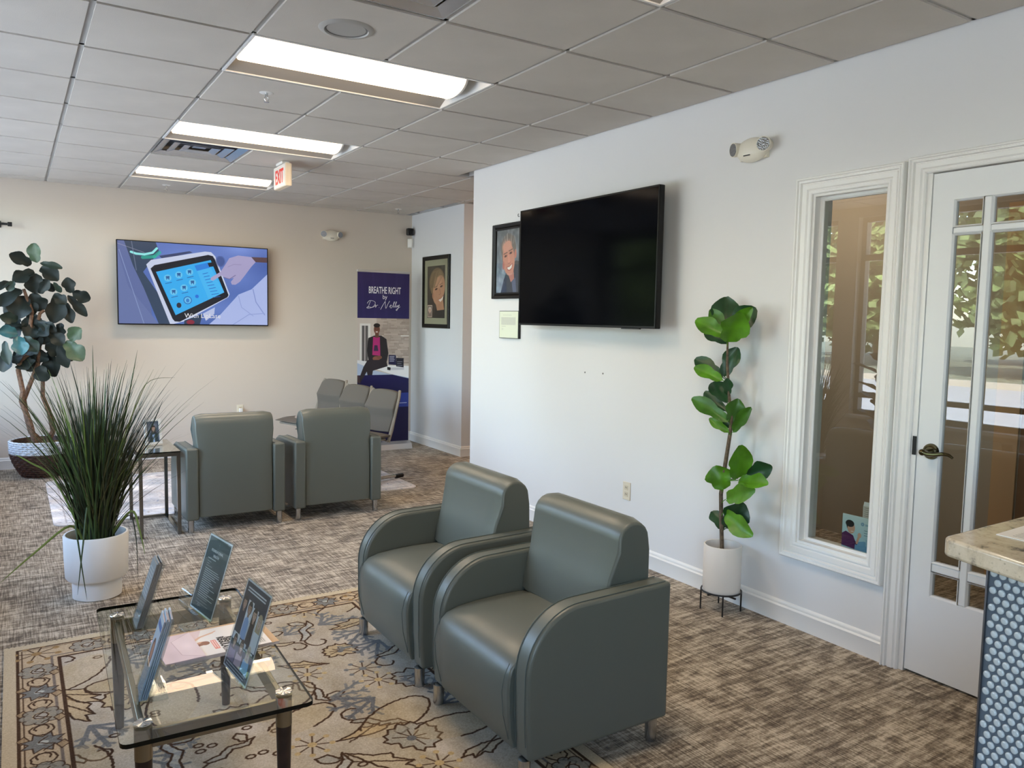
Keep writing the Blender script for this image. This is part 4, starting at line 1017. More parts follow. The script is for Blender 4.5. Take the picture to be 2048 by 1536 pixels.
y1, y0 = int(Yp(zp1)), int(Yp(zp0))
c.grad(0, 0, 310, y1, (46, 36, 88), (40, 36, 92)); c.grad(0, y0, 310, 955, (16, 14, 78), (14, 12, 62))
for i in range(5): c.stroke([(20 + 70 * i, 0), (40 + 66 * i, y1)], 16, (56, 44, 104), .25)
c.rect(0, y1, 310, y0, (202, 190, 178))
for j in range(30):
    y = y1 + j * 8.5; x = 112
    while x < 310:
        L = random.uniform(20, 60); q = random.uniform(-22, 16); c.rect(x, y, x + L, y + 7.6, (176 + q, 160 + q, 148 + q)); x += L + 1
c.rect(0, y1, 112, y0, (206, 194, 184)); c.rect(14, y1 + 30, 76, y1 + 250, (226, 222, 216)); c.rect(26, y1 + 42, 62, y1 + 240, (96, 92, 92)); c.stroke([(44, y1 + 42), (44, y1 + 240)], 4, (220, 216, 212)); c.rect(258, y1 + 94, 310, y1 + 100, (226, 220, 214))
c.poly([(0, y1 + 232), (60, y1 + 240), (110, y1 + 262), (310, y1 + 274), (310, y1 + 300), (0, y1 + 262)], (226, 226, 228))
c.poly([(0, y1 + 248), (100, y1 + 290), (310, y1 + 340), (310, y0), (0, y0)], (176, 190, 212)); c.poly([(100, y1 + 280), (160, y1 + 262), (310, y1 + 268), (310, y1 + 336), (200, y1 + 312)], (238, 238, 238))
c.poly([(64, y1 + 110), (100, y1 + 96), (140, y1 + 96), (172, y1 + 116), (184, y1 + 196), (172, y1 + 256), (66, y1 + 232), (56, y1 + 180)], (36, 34, 38)); c.poly([(92, y1 + 104), (132, y1 + 104), (136, y1 + 210), (88, y1 + 204)], (176, 40, 112)); c.poly([(100, y1 + 150), (118, y1 + 150), (124, y1 + 182), (96, y1 + 182)], (54, 34, 66))
c.rect(104, y1 + 76, 126, y1 + 108, (96, 58, 44)); c.ell(114, y1 + 62, 18, 26, (112, 68, 52)); c.ell(114, y1 + 40, 19, 12, (30, 22, 22)); c.ell(107, y1 + 60, 3, 2, (30, 18, 16)); c.ell(121, y1 + 60, 3, 2, (30, 18, 16)); c.ell(114, y1 + 76, 7, 3, (232, 220, 214))
c.ell(112, y1 + 224, 22, 13, (134, 86, 66)); c.ell(130, y1 + 218, 16, 10, (124, 78, 60))
c.poly([(60, y1 + 232), (170, y1 + 232), (180, y1 + 268), (92, y1 + 292), (88, y0), (60, y0), (56, y1 + 296), (14, y1 + 364), (2, y1 + 358), (36, y1 + 270)], (42, 36, 42)); c.poly([(0, y1 + 352), (18, y1 + 362), (12, y0), (0, y0)], (70, 52, 56))
c.poly([(186, y1 + 204), (230, y1 + 206), (232, y1 + 262), (186, y1 + 258)], (26, 28, 70)); c.poly([(232, y1 + 222), (278, y1 + 224), (278, y1 + 276), (232, y1 + 270)], (20, 20, 36)); c.lines(192, y1 + 214, 226, y1 + 240, 4, (220, 220, 235), 3); c.lines(238, y1 + 244, 270, y1 + 266, 3, (190, 190, 205), 2); c.poly([(178, y1 + 272), (200, y1 + 276), (196, y1 + 292), (178, y1 + 288)], (24, 24, 30)); c.rect(198, y1 + 276, 280, y1 + 290, (206, 206, 212))
ys1 = int(Yp(.635)); ys0 = int(Yp(.475)); c.rect(0, ys1, 310, ys0, (40, 62, 150))
for i, (x, y) in enumerate(((40, ys1 + 20), (196, ys1 + 20), (196, ys1 + 58))):
    c.ell(x, y, 10, 10, (226, 230, 240)); c.ell(x, y, 8, 8, (40, 62, 150)); c.rect(x - 2, y - 5, x + 2, y + 5, (226, 230, 240)); c.lines(x + 22, y, min(300, x + (50 if i == 1 else 104)), y, 1, (200, 210, 236), 4, .9, .02)
c.cloud(2, 6)
s = sheet('print', [(-w2, -.004, bz0), (w2, -.004, bz0), (w2, -.004, bz1), (-w2, -.004, bz1)], print_mat('banner_print', c, .5), t)
sheet('print_back', [(w2, -.003, bz0), (-w2, -.003, bz0), (-w2, -.003, bz1), (w2, -.003, bz1)], mat('banner_back', (210, 210, 210), .6), t)
ink = mat('banner_white_ink', (238, 236, 240), .5)
text_mesh('lettering', 'BREATHE RIGHT', .105, ink, s, frame4((.012, -.0046, 1.752), (1, 0, 0), (0, 0, 1)), sx=.50, bold=.0012, depth=.0002)
text_mesh('lettering', 'by', .068, ink, s, frame4((.012, -.0046, 1.692), (1, 0, 0), (0, 0, 1)), sx=.9, depth=.0002)
def pen(pts, r=.003):
    m = MB(); m.tube([(x, 0, z) for x, z in pts], r, 5); return m
sig = MB()
def smooth(p, n=6):
    out = []
    for i in range(len(p) - 1):
        p0, p1, p2, p3 = p[max(0, i - 1)], p[i], p[i + 1], p[min(len(p) - 1, i + 2)]
        for k in range(n):
            q = k / n; out.append(tuple(.5 * ((2 * p1[j]) + (-p0[j] + p2[j]) * q + (2 * p0[j] - 5 * p1[j] + 4 * p2[j] - p3[j]) * q * q + (-p0[j] + 3 * p1[j] - 3 * p2[j] + p3[j]) * q ** 3) for j in (0, 1)))
    return out + [p[-1]]
strokes = [[(-.135, .075), (-.15, .03), (-.165, -.03)], [(-.175, .04), (-.15, .08), (-.10, .078), (-.075, .05), (-.095, .0), (-.14, -.03), (-.18, -.03), (-.165, -.01), (-.12, -.02), (-.085, -.005), (-.075, .02), (-.07, .012), (-.072, -.02), (-.06, .008), (-.048, .018), (-.042, .014)], [(-.03, -.022), (-.026, -.018)],
           [(-.01, -.05), (.02, .02), (.045, .07), (.05, .075), (.05, .03), (.058, -.03), (.08, .03), (.105, .085)], [(.10, -.005), (.125, .012), (.125, .024), (.112, .018), (.112, -.015), (.13, -.018), (.15, .02), (.168, .07), (.16, .07), (.152, .02), (.16, -.012), (.176, .02), (.194, .07), (.186, .072), (.178, .02), (.186, -.012), (.20, .02), (.204, -.004), (.22, .02), (.228, .026), (.21, -.03), (.196, -.06), (.19, -.045), (.24, .0)]]
for st in strokes: sig.tube([(x * .95 - .03, -.0046, 1.610 + z * .72) for x, z in smooth(st)], .0021, 5)
sig.build('signature', ink, s)

# ------------------------------------------------------------------ far seating: task chairs, round table, side table
mesh_fab = mat('taupe_fabric', (92, 86, 78), .85, bump=.5, bscale=320)
putty = mat('putty_plastic', (136, 126, 112), .45)
def task_chair(loc, rot, label):
    """faces local +y; back leans to -y"""
    t = thing('task_chair', label, 'chair', loc, rot, 'taupe fabric chairs at the round table')
    prof = [(-.215, .47), (-.245, .60), (-.236, .68), (-.285, .775), (-.312, .838)]       # back line with its kink
    hw = [.165, .188, .196, .186, .166]
    P = []
    for i in range(len(prof) - 1):
        for k in range(4):
            q = k / 4; P.append((prof[i][0] * (1 - q) + prof[i + 1][0] * q, prof[i][1] * (1 - q) + prof[i + 1][1] * q, hw[i] * (1 - q) + hw[i + 1] * q))
    P.append((prof[-1][0], prof[-1][1], hw[-1])); nx = 8; m = MB(); vs = []
    for s_, off in ((1, .028), (-1, -.012)):
        for (y, z, w) in P:
            for i in range(nx + 1):
                u = -1 + 2 * i / nx; top = max(0, (z - .80) / .062)
                vs.append((u * w, y + off - .03 * (u * u) + (.03 if s_ > 0 else .02) * 0, z - top * .035 * abs(u) ** 3))
    n1 = len(P); g = (nx + 1); fs = []
    for b in (0, n1 * g):
        for j in range(n1 - 1):
            for i in range(nx): fs.append((b + j * g + i, b + j * g + i + 1, b + (j + 1) * g + i + 1, b + (j + 1) * g + i))
    per = [j * g for j in range(n1)] + [(n1 - 1) * g + i for i in range(1, nx + 1)] + [j * g + nx for j in range(n1 - 2, -1, -1)] + [i for i in range(nx - 1, 0, -1)]
    for a, b in zip(per, per[1:] + per[:1]): fs.append((a, b, b + n1 * g, a + n1 * g))
    m.add(vs, fs); m.build('backrest', mesh_fab, t, bev=.008, angle=50)
    for s_ in (-1, 1):
        f = MB(); pth = [(s_ * .188, -.20, .40), (s_ * .196, -.262, .60), (s_ * .206, -.276, .68), (s_ * .196, -.314, .775), (s_ * .176, -.339, .832)]
        for a, b in zip(pth[:-1], pth[1:]): f.tube([a, b], .013, 6)
        f.build('back_frame', putty, t)
    m = MB(); vs = []; ny = 8; nx = 8
    for zz in (0, 1):
        for j in range(ny + 1):
            v = -1 + 2 * j / ny
            for i in range(nx + 1):
                u = -1 + 2 * i / nx; w = .225 - .02 * abs(v) ** 3; e = max(abs(u) ** 4, abs(v) ** 4)
                vs.append((u * w, .02 + v * .225, (.425 + .012 * e) if zz == 0 else (.478 - .026 * e - (.02 * max(0, v - .5)))))
    g = nx + 1; q = (ny + 1) * g; fs = []
    for b in (0, q):
        for j in range(ny):
            for i in range(nx): fs.append((b + j * g + i, b + j * g + i + 1, b + (j + 1) * g + i + 1, b + (j + 1) * g + i))
    per = list(range(g)) + [j * g + nx for j in range(1, ny + 1)] + [ny * g + i for i in range(nx - 1, -1, -1)] + [j * g for j in range(ny - 1, 0, -1)]
    for a, b in zip(per, per[1:] + per[:1]): fs.append((a, b, b + q, a + q))
    m.add(vs, fs); m.build('seat', mesh_fab, t, angle=60)
    MB().box(-.19, .19, -.17, .21, .405, .424).build('seat_shell', putty, t, bev=.006)
    for s_ in (-1, 1): MB().tube([(s_ * .198, -.262, .60), (s_ * .196, -.235, .49), (s_ * .19, -.20, .385)], .011, 8).build('back_bracket', putty, t)
    MB().cyl((0, .05, .035), (0, .05, .405), .028, .028, 16).build('column', chrome, t)
    MB().tube([(-.19, -.19, .395), (.19, -.19, .395)], .009, 8).build('crossbar', chrome, t)
    fb = MB().tube([(0, .24, .022), (0, .05, .034), (0, -.46, .024)], .016, 8).build('foot_bar', chrome, t)
    for y in (.25, -.49): MB().tube([(0, y - .045, .021), (0, y + .045, .021)], .02, 8).build('foot_cap', black_m, fb)
    MB().tube([(-.24, .05, .022), (0, .05, .034), (.24, .05, .022)], .014, 8).build('foot_bar', chrome, t)
    return t
CR = PI / 2 + .30
ch = task_chair((-.75, 7.70, 0.0085), CR, 'farthest taupe task chair, left of the banner')
dup(ch, (-.765, 7.00, 0.0085), CR, 'middle taupe task chair, between the two others by the banner')
dup(ch, (-.715, 6.47, 0.0085), CR, 'nearest taupe task chair, its seat seen in front of the navy banner base')

t = thing('round_table', 'small round taupe table partly behind a far armchair', 'table', (-1.008, 6.687, .0085))
MB().lathe([(.0, .588), (.160, .588), (.174, .593), (.18, .600), (.174, .609), (0, .611)], n=56).build('tabletop', mat('taupe_laminate', (140, 126, 114), .4), t, angle=60)
MB().cyl((0, 0, .02), (0, 0, .587), .03, .03, 24).build('column', brushed, t)
MB().lathe([(.0, .0), (.16, 0), (.16, .008), (.05, .02), (0, .02)], n=40).build('base_plate', chrome, t)

dchrome = mat('dark_chrome', (120, 119, 116), .2, 1.0)
t = thing('side_table', 'small chrome side table with glass top beside a far armchair', 'side table', (-2.433, 5.865, 0))
a, b, hh = .128, .285, .572
MB().box(-a, a, -b, b, hh - .008, hh).build('glass_top', clear_m, t, smooth=False)
m = MB()
for y in (-b, b): m.box(-a, a, *sorted((y, y * .985)), hh - .0078, hh - .0002)
m.build('glass_edge', edge_m, t, smooth=False)
q = .011
for y in (-b + .02, b - .02):
    for x in (-a + q, a - q): MB().box(x - q, x + q, y - q, y + q, .0085 if y > 0 else 0, hh - .009).build('leg', dchrome, t, smooth=False)
    MB().box(-a + 2 * q, a - 2 * q, y - q, y + q, hh - .034, hh - .009).build('rail', dchrome, t, smooth=False)
for x in (-a + q, a - q):
    MB().box(x - q, x + q, -b + .031, b - .031, hh - .034, hh - .009).build('rail', dchrome, t, smooth=False)
MB().box(-a + 2 * q, a - 2 * q, b - .031, b - .009, .0085, .026).build('base_bar', dchrome, t, smooth=False)
MB().box(a - 2 * q, a, -b + .031, b - .031, .0085, .02).build('base_bar', dchrome, t, smooth=False)
c = Canvas(140, 200, (96, 104, 120)); c.cloud(20, 5); c.poly([(20, 200), (40, 110), (80, 90), (120, 120), (130, 200)], (48, 60, 70)); face(c, 78, 70, 22, (196, 160, 140), (60, 46, 40), True); c.poly([(60, 130), (90, 126), (84, 200), (66, 200)], (160, 190, 230))
t = thing('photo_frame', 'white photo frame standing on the small glass side table', 'photo frame', (-2.425, 5.90, hh), .30)
lr = -.16; R0 = Matrix.Rotation(lr, 4, 'X')
def leanf(p): v = R0 @ Vector(p); return (v[0], v[1], v[2] + .002)
m = MB(); ring_frame(m, (-.042, .042, .02, .165), [(0, .002), (0, .010), (.016, .010), (.016, 0)], 1, 0, -1); m.v = [leanf((x, -y if 0 else y, z)) for x, y, z in m.v]; m.build('frame', white_pl, t, smooth=False)
sheet('photo', [leanf(p) for p in ((-.042, -.004, .02), (.042, -.004, .02), (.042, -.004, .165), (-.042, -.004, .165))], print_mat('small_photo', c, .3), t)
m = MB(); m.box(-.058, .058, -.002, .0, .004, .18); m.v = [leanf(p) for p in m.v]; m.build('backing', white_pl, t, smooth=False)
MB().add([(-.02, -.018, .12), (.02, -.018, .12), (.025, .075, .001), (-.025, .075, .001), (-.02, -.016, .12), (.02, -.016, .12), (.025, .078, .001), (-.025, .078, .001)], [(0, 1, 2, 3), (4, 7, 6, 5), (0, 4, 5, 1), (2, 6, 7, 3), (1, 5, 6, 2), (0, 3, 7, 4)]).build('easel_back', acrylic_m, t, smooth=False)
# ------------------------------------------------------------------ plants
def leaf_mat(name, c, rough=.38):
    if name in MATS: return MATS[name]
    m = mat(name, c, rough, spec=.45, noise=.14, nscale=14)
    nt = m.node_tree; b = nt.nodes['Principled BSDF']
    b.inputs['Subsurface Weight'].default_value = 0.0
    return m
def fig_leaf(B, T_, nrm, w, m, parent, name='leaf', curl=.12, stalk=None):
    B = Vector(B); T_ = Vector(T_); ax = T_ - B; L = ax.length; ax.normalize(); nrm = Vector(nrm); nrm = (nrm - ax * nrm.dot(ax)).normalized(); sd = ax.cross(nrm)
    nt, ns = 8, 6; vs = []; ph = random.uniform(0, 6)
    for i in range(nt + 1):
        t = i / nt
        wt = (math.sin(PI * min(1, t ** .8)) ** .62) * (.62 + .5 * t - .26 * math.exp(-((t - .36) / .15) ** 2)) if 0 < t < 1 else (.10 if t == 0 else .22)
        for j in range(ns + 1):
            s = -1 + 2 * j / ns
            h = curl * L * (-(t - .45) ** 2 * 1.1) + abs(s) ** 1.4 * w * .16 * wt + math.sin(t * 9 + ph + s * 1.5) * w * .055 * abs(s) + (-.012 * w if j == ns // 2 else 0)
            tt = t + (.03 * (1 - abs(s)) if i == nt else 0)
            vs.append(B + ax * (L * tt) + sd * (s * w * .5 * wt) + nrm * h)
    fs = [(i * (ns + 1) + j, i * (ns + 1) + j + 1, (i + 1) * (ns + 1) + j + 1, (i + 1) * (ns + 1) + j) for i in range(nt) for j in range(ns)]
    mb = MB(); mb.add(vs, fs)
    if stalk is not None: mb.tube([stalk, (Vector(stalk) + B) * .5 + Vector((0, 0, .004)), B], .0022, 5)
    return mb.build(name, m, parent, angle=80)

lg, ld, lm_ = leaf_mat('fig_leaf_lit', (78, 128, 24)), leaf_mat('fig_leaf_shaded', (30, 66, 34)), leaf_mat('fig_leaf_half_lit', (56, 100, 24))  # same foliage in lit, shaded and half-lit tones: leaf shading painted into the colours
PX, PY = -.150, 2.775
FIG = thing('potted_fig', 'slim potted fiddle leaf fig against the white wall beside the window', 'plant', (PX, PY, .102))
K = 2.2583; f2 = lambda x, y, d=0.0: at(1360 + x / K, 580 + y / K, 0, PX + d) - np.array([PX, PY, .102])
stem = [f2(190, 1172), f2(186, 1040, .01), f2(185, 920), f2(204, 790, -.01), f2(226, 650), f2(233, 580, .01), f2(221, 470), f2(213, 330, -.005), f2(215, 236)]
stem = [(a[0], a[1], a[2]) for a in stem]
m = MB(); m.tube([(0, .0, .17)] + stem, [.0105] * 5 + [.0095, .0085, .0075, .0065, .005], 8); m.build('stem', mat('fig_bark', (92, 78, 62), .8, noise=.25, nscale=60), FIG)
LV = [(212, 235, 278, 112, 108, lg, -.05), (210, 208, 72, 135, 72, lg, -.09), (215, 205, 200, 32, 108, ld, .06), (225, 195, 336, 82, 100, ld, .06), (215, 195, 136, 88, 56, lm_, -.02), (225, 185, 322, 84, 56, lg, -.03), (215, 240, 112, 180, 56, ld, .03),
      (190, 392, 68, 308, 64, ld, .02), (191, 406, 66, 348, 56, lg, -.08), (196, 388, 258, 262, 72, ld, .05), (212, 508, 150, 412, 72, ld, .05), (216, 475, 214, 400, 40, ld, -.02), (218, 592, 56, 487, 64, lm_, -.07), (205, 545, 108, 458, 50, ld, .05), (228, 602, 262, 494, 76, lm_, .02), (236, 642, 315, 534, 48, lm_, -.04), (220, 642, 133, 580, 38, lg, -.06), (222, 622, 166, 552, 50, ld, .05),
      (252, 856, 282, 708, 92, lg, -.05), (262, 860, 388, 872, 70, lg, -.08), (300, 832, 412, 800, 72, ld, .05), (196, 902, 164, 796, 104, lg, -.04), (206, 946, 328, 902, 76, lg, -.08), (256, 852, 254, 768, 44, ld, .05),
      (210, 1076, 284, 966, 104, ld, .03), (196, 1082, 146, 998, 56, ld, .05), (198, 1004, 318, 1108, 78, lg, -.07)]
for (bx_, by_, tx_, ty_, w_, m_, dx_) in LV:
    y = (by_ if by_ > 950 else by_)
    sy_ = min(range(len(stem)), key=lambda i: abs(stem[i][2] - f2(bx_, by_ + 22)[2]))
    zt_ = f2(bx_, by_ + 26)[2]
    for a, b in zip(stem[:-1], stem[1:]):
        if a[2] <= zt_ <= b[2]: q = (zt_ - a[2]) / (b[2] - a[2]); st_ = Vector(a).lerp(Vector(b), q); break
    else: st_ = Vector(stem[-1])
    B_ = f2(bx_, by_, dx_ * .25); T2 = f2(tx_, ty_, dx_ if PX + dx_ < -.03 else .1)
    cd = Vector((CAM[0] - PX, CAM[1] - PY, .35)).normalized()
    nr = cd + Vector((random.uniform(-.3, .3), random.uniform(-.3, .3), random.uniform(-.05, .35)))
    fig_leaf(B_, T2, nr, w_ / K / 1570 * 4.15 * 1.45, m_, FIG, stalk=st_)
MB().lathe([(.0, .0), (.084, .0), (.093, .006), (.096, .02), (.097, .245), (.0945, .249), (.089, .249), (.087, .24), (.086, .17), (0, .168)], n=48).build('pot', mat('cream_pot', (226, 220, 212), .55), FIG, angle=40)
MB().lathe([(.0, .172), (.085, .170)], n=24).build('soil', mat('soil', (52, 40, 32), .95, noise=.3, nscale=80), FIG)
t = thing('plant_stand', 'thin black wire plant stand under the slim fig pot', 'plant stand', (PX, PY, 0))
m = MB(); m.tube([(.1015 * math.cos(a), .1015 * math.sin(a), .108) for a in np.linspace(0, 2 * PI, 41)], .0045, 6, caps=False); m.build('ring', black_metal, t)
MB().box(-.098, .098, -.004, .004, .0925, .1005).build('cross_bar', black_metal, t, smooth=False); MB().box(-.004, .004, -.098, .098, .0845, .0922).build('cross_bar', black_metal, t, smooth=False)
for k in range(4):
    a = k * PI / 2 + .84; MB().cyl((.102 * math.cos(a), .102 * math.sin(a), 0), (.102 * math.cos(a), .102 * math.sin(a), .112), .0042, .0042, 8).build('leg', black_metal, t)

# tree in the basket
BX, BY = -3.032, 8.235
TREE = thing('basket_tree', 'dark leaved fig tree with twisted trunks in a woven basket', 'plant', (BX, BY, 0))
K5 = 3.07; f5 = lambda x, y, d=0.0: at(x / K5, 480 + y / K5, 1, BY + d) - np.array([BX, BY, 0])
bark = mat('tree_bark', (104, 78, 60), .8, noise=.3, nscale=40)
for i, tk in enumerate([[(212, 1236), (186, 1130), (132, 990), (140, 930), (112, 800), (126, 740), (190, 690), (195, 600), (188, 510), (198, 440), (170, 370), (145, 300)], [(240, 1222), (190, 1180), (162, 1080), (147, 980), (190, 870), (232, 765), (245, 620), (232, 500), (246, 450), (272, 432)], [(298, 1232), (326, 1170), (300, 1050), (262, 960), (263, 860), (214, 740), (192, 690)]]):
    P = [f5(x, y, (-.06, .0, .06)[i] * (1 - .5 * j / len(tk))) for j, (x, y) in enumerate(tk)]
    P = [(p[0], p[1], p[2]) for p in P]; n = len(P)
    Q = []
    for j in range(n - 1):
        a, b = Vector(P[j]), Vector(P[j + 1])
        for k in range(3): Q.append(tuple(a.lerp(b, k / 3)))
    Q.append(P[-1]); MB().tube([(Q[0][0], Q[0][1], .27)] + Q, [.024 - .011 * j / len(Q) for j in range(len(Q) + 1)], 8).build('trunk', bark, TREE)
t1, t2, t3, t4 = leaf_mat('tree_leaf_dark', (19, 29, 23), .55), leaf_mat('tree_leaf_mid', (36, 52, 42), .45), leaf_mat('tree_leaf_olive', (66, 84, 60), .42), leaf_mat('tree_leaf_teal', (60, 108, 112), .34)
TL = [(195, 150, 62, 88, 84, t1), (225, 140, 205, 22, 88, t3), (245, 140, 380, 170, 48, t2), (250, 165, 352, 245, 98, t1), (210, 190, 82, 252, 92, t1), (215, 205, 216, 325, 118, t1), (265, 240, 332, 316, 54, t1), (330, 260, 376, 322, 38, t2), (436, 326, 414, 232, 80, t1), (445, 320, 552, 366, 86, t1), (415, 340, 532, 466, 64, t1), (60, 250, -6, 300, 64, t1), (85, 252, 48, 312, 54, t2), (130, 300, 5, 400, 105, t1), (150, 340, 96, 478, 135, t1), (190, 330, 262, 432, 116, t1), (372, 330, 326, 505, 124, t1), (392, 380, 442, 505, 74, t1), (330, 330, 402, 392, 74, t1), (112, 490, 4, 468, 74, t2), (112, 572, -4, 560, 88, t4), (112, 590, 132, 702, 94, t4), (150, 592, 232, 682, 78, t2), (170, 520, 334, 622, 124, t1), (28, 620, 52, 762, 62, t2), (60, 690, 8, 806, 104, t1), (230, 500, 342, 562, 74, t1), (420, 612, 494, 545, 94, t3), (402, 620, 505, 738, 114, t3), (380, 640, 442, 742, 64, t1), (300, 680, 332, 838, 114, t1), (360, 640, 412, 784, 84, t1), (250, 770, 272, 868, 104, t1), (150, 730, 172, 790, 114, t1), (88, 680, 172, 772, 84, t1), (372, 510, 372, 586, 74, t1), (160, 700, 240, 640, 90, t1), (100, 420, 20, 440, 90, t1), (140, 520, 60, 600, 80, t1), (300, 560, 390, 640, 90, t1), (280, 640, 370, 700, 90, t1), (240, 330, 300, 250, 60, t1), (-10, 700, -60, 760, 100, t1), (-10, 620, -80, 600, 100, t1), (0, 380, -90, 420, 100, t1), (-20, 500, -90, 520, 90, t2)]
TL += [(150 + random.uniform(-60, 120), 400 + random.uniform(-60, 330), 0, 0, random.uniform(90, 115), t1) for _ in range(16)]
TL = [(q[0], q[1], q[0] + random.uniform(-70, 70), q[1] + random.uniform(50, 95), q[4], q[5]) if q[2] == 0 and q[3] == 0 else q for q in TL]
for i, (bx_, by_, tx_, ty_, w_, m_) in enumerate(TL):
    d0 = (-.22 if m_ is not t1 else random.uniform(-.16, .16)) * .6; d1 = d0 + random.uniform(-.10, .04)
    nr = Vector((random.uniform(-.55, .1), -1, random.uniform(-.1, .7)))
    fig_leaf(f5(bx_, by_, d0), f5(tx_, ty_, max(-.35, min(.3, d1))), nr, w_ / K5 / 1570 * 8.2 * 1.06, m_, TREE, curl=.18)
brown_w = mat('dark_wicker', (66, 42, 34), .6, noise=.35, nscale=60); white_w = mat('white_wicker', (206, 210, 214), .6, noise=.12, nscale=60)
def brad(z): return .155 + .098 * math.sin(min(1, (z) / .26) * PI / 2) ** .9
MB().lathe([(.0, .004), (.148, .004)] + [(brad(z) - .012, z) for z in np.linspace(.012, .325, 10)] + [(brad(.325) - .022, .325), (brad(.26) - .03, .27), (0, .27)], n=48).build('basket_wall', brown_w, TREE)
rows_ = 17
for i in range(rows_):
    z = .014 + i * .0192; r = brad(z); n = 96
    MB().tube([((r + .006 * math.cos(k * 24 * 2 * PI / n + PI * i)) * math.cos(2 * PI * k / n), (r + .006 * math.cos(k * 24 * 2 * PI / n + PI * i)) * math.sin(2 * PI * k / n), z) for k in range(n + 1)], .0098, 5, caps=False).build('strand', white_w if i > 10 else brown_w, TREE)
m = MB(); n = 20
vs = [(0, 0, .30)] + [(r * math.cos(2 * PI * k / n), r * math.sin(2 * PI * k / n), .285 + random.uniform(-.012, .014) - (.01 if r > .2 else 0)) for r in (.08, .15, .225) for k in range(n)]
m.add(vs, [(0, 1 + k, 1 + (k + 1) % n) for k in range(n)] + [(1 + j * n + k, 1 + j * n + (k + 1) % n, 1 + (j + 1) * n + (k + 1) % n, 1 + (j + 1) * n + k) for j in range(2) for k in range(n)])
m.build('moss', mat('moss', (98, 88, 54), .95, noise=.35, nscale=50, bump=1, bscale=120), TREE)

# grass in the white pot
GXp, GYp = -2.893, 4.578
GR = thing('grass_plant', 'tall green grass plant in a white stepped pot beside the rug', 'plant', (GXp, GYp, 0))
MB().lathe([(.0, 0), (.108, 0), (.116, .004), (.118, .095), (.116, .10), (.140, .104), (.148, .116), (.152, .22), (.154, .330), (.151, .336), (.142, .336), (.139, .325), (.137, .28), (0, .275)], n=56).build('pot', mat('white_ceramic', (232, 230, 226), .5), GR, angle=35)
MB().lathe([(.0, .29), (.137, .283)], n=24).build('soil', MATS['soil'], GR)
gm = [mat('grass_dark', (28, 39, 16), .55), mat('grass_mid', (50, 68, 26), .55), mat('grass_light', (104, 124, 58), .5), mat('grass_dry', (86, 84, 50), .6)]
def blade(mb, b, d, H_, R_, w, droop, n=9, tw=0):
    """arching strip: b base xy, d azimuth, H_ rise, R_ reach"""
    P = []
    for i in range(n + 1):
        t = i / n; r = R_ * (t ** (1.7)); z = .285 + H_ * (t - droop * t ** 3); P.append(Vector((b[0] + r * math.cos(d), b[1] + r * math.sin(d), z)))
    sd = Vector((-math.sin(d + tw), math.cos(d + tw), 0)); up = Vector((math.cos(d), math.sin(d), 0)); vs = []
    for i, p in enumerate(P):
        ww = w * (1 - (i / n) ** 2.2) * .5 + .0004
        vs += [p - sd * ww, p + up * (ww * .35), p + sd * ww]
    mb.add(vs, [(i * 3 + j, i * 3 + j + 1, (i + 1) * 3 + j + 1, (i + 1) * 3 + j) for i in range(n) for j in range(2)])
stuff = [MB(), MB(), MB(), MB()]
for i in range(620):
    a = random.uniform(0, 2 * PI); rr = random.uniform(0, .085); b = (rr * math.cos(a), rr * math.sin(a)); d = a + random.gauss(0, .5)
    q = random.random(); H_ = random.uniform(.42, .80) if q < .72 else random.uniform(.75, 1.0); R_ = abs(random.gauss(.0, .13)) + rr * 1.2 + (random.uniform(.10, .26) if q > .86 else 0)
    k = 0 if random.random() < .55 else (1 if random.random() < .8 else 2)
    blade(stuff[k], b, d, H_, R_, random.uniform(.007, .013), random.uniform(0, .12), tw=random.uniform(-.7, .7))
for i in range(110):
    a = random.uniform(0, 2 * PI); b = (.06 * math.cos(a), .06 * math.sin(a)); blade(stuff[3 if i % 2 else 0], b, a + random.gauss(0, .3), random.uniform(.35, 1.0), random.uniform(.2, .5), .0026, random.uniform(.05, .4), n=10)
for k, nm in enumerate(('dark_blades', 'green_blades', 'light_blades', 'dry_blades')): tag(stuff[k].build(nm, gm[k], GR, smooth=False, fix=False), kind='stuff')
def long_blade(pts, w, m):
    P = [Vector(at(u, v, 1, GYp + d) - np.array([GXp, GYp, 0])) for u, v, d in pts]; Q = []
    for i in range(len(P) - 1):
        p0, p1, p2, p3 = P[max(0, i - 1)], P[i], P[i + 1], P[min(len(P) - 1, i + 2)]
        for k in range(5):
            q = k / 5; Q.append(.5 * ((2 * p1) + (p2 - p0) * q + (2 * p0 - 5 * p1 + 4 * p2 - p3) * q * q + (3 * p1 - p0 - 3 * p2 + p3) * q ** 3))
    Q.append(P[-1]); n = len(Q); mb = MB(); vs = []
    for i, p in enumerate(Q):
        tg = (Q[min(n - 1, i + 1)] - Q[max(0, i - 1)]).normalized(); sd = tg.cross(Vector((0, -1, .25))).normalized(); ww = w * .5 * (1 - (i / (n - 1)) ** 3) + .0004
        vs += [p - sd * ww, p + Vector((0, -ww * .4, 0)), p + sd * ww]
    mb.add(vs, [(i * 3 + j, i * 3 + j + 1, (i + 1) * 3 + j + 1, (i + 1) * 3 + j) for i in range(n - 1) for j in range(2)])
    mb.build('blade', m, GR, smooth=False, fix=False)
long_blade([(168, 1085, -.06), (140, 1052, -.10), (70, 1105, -.20), (0, 1166, -.30)], .012, gm[2])
long_blade([(184, 1080, -.05), (176, 1010, -.12), (166, 1090, -.19), (155, 1190, -.21)], .010, gm[1])
long_blade([(182, 1080, -.05), (152, 1040, -.12), (160, 1110, -.19), (174, 1200, -.21)], .009, gm[1])
long_blade([(215, 1080, -.02), (262, 1022, -.05), (279, 1060, -.08), (290, 1110, -.10)], .012, gm[2])
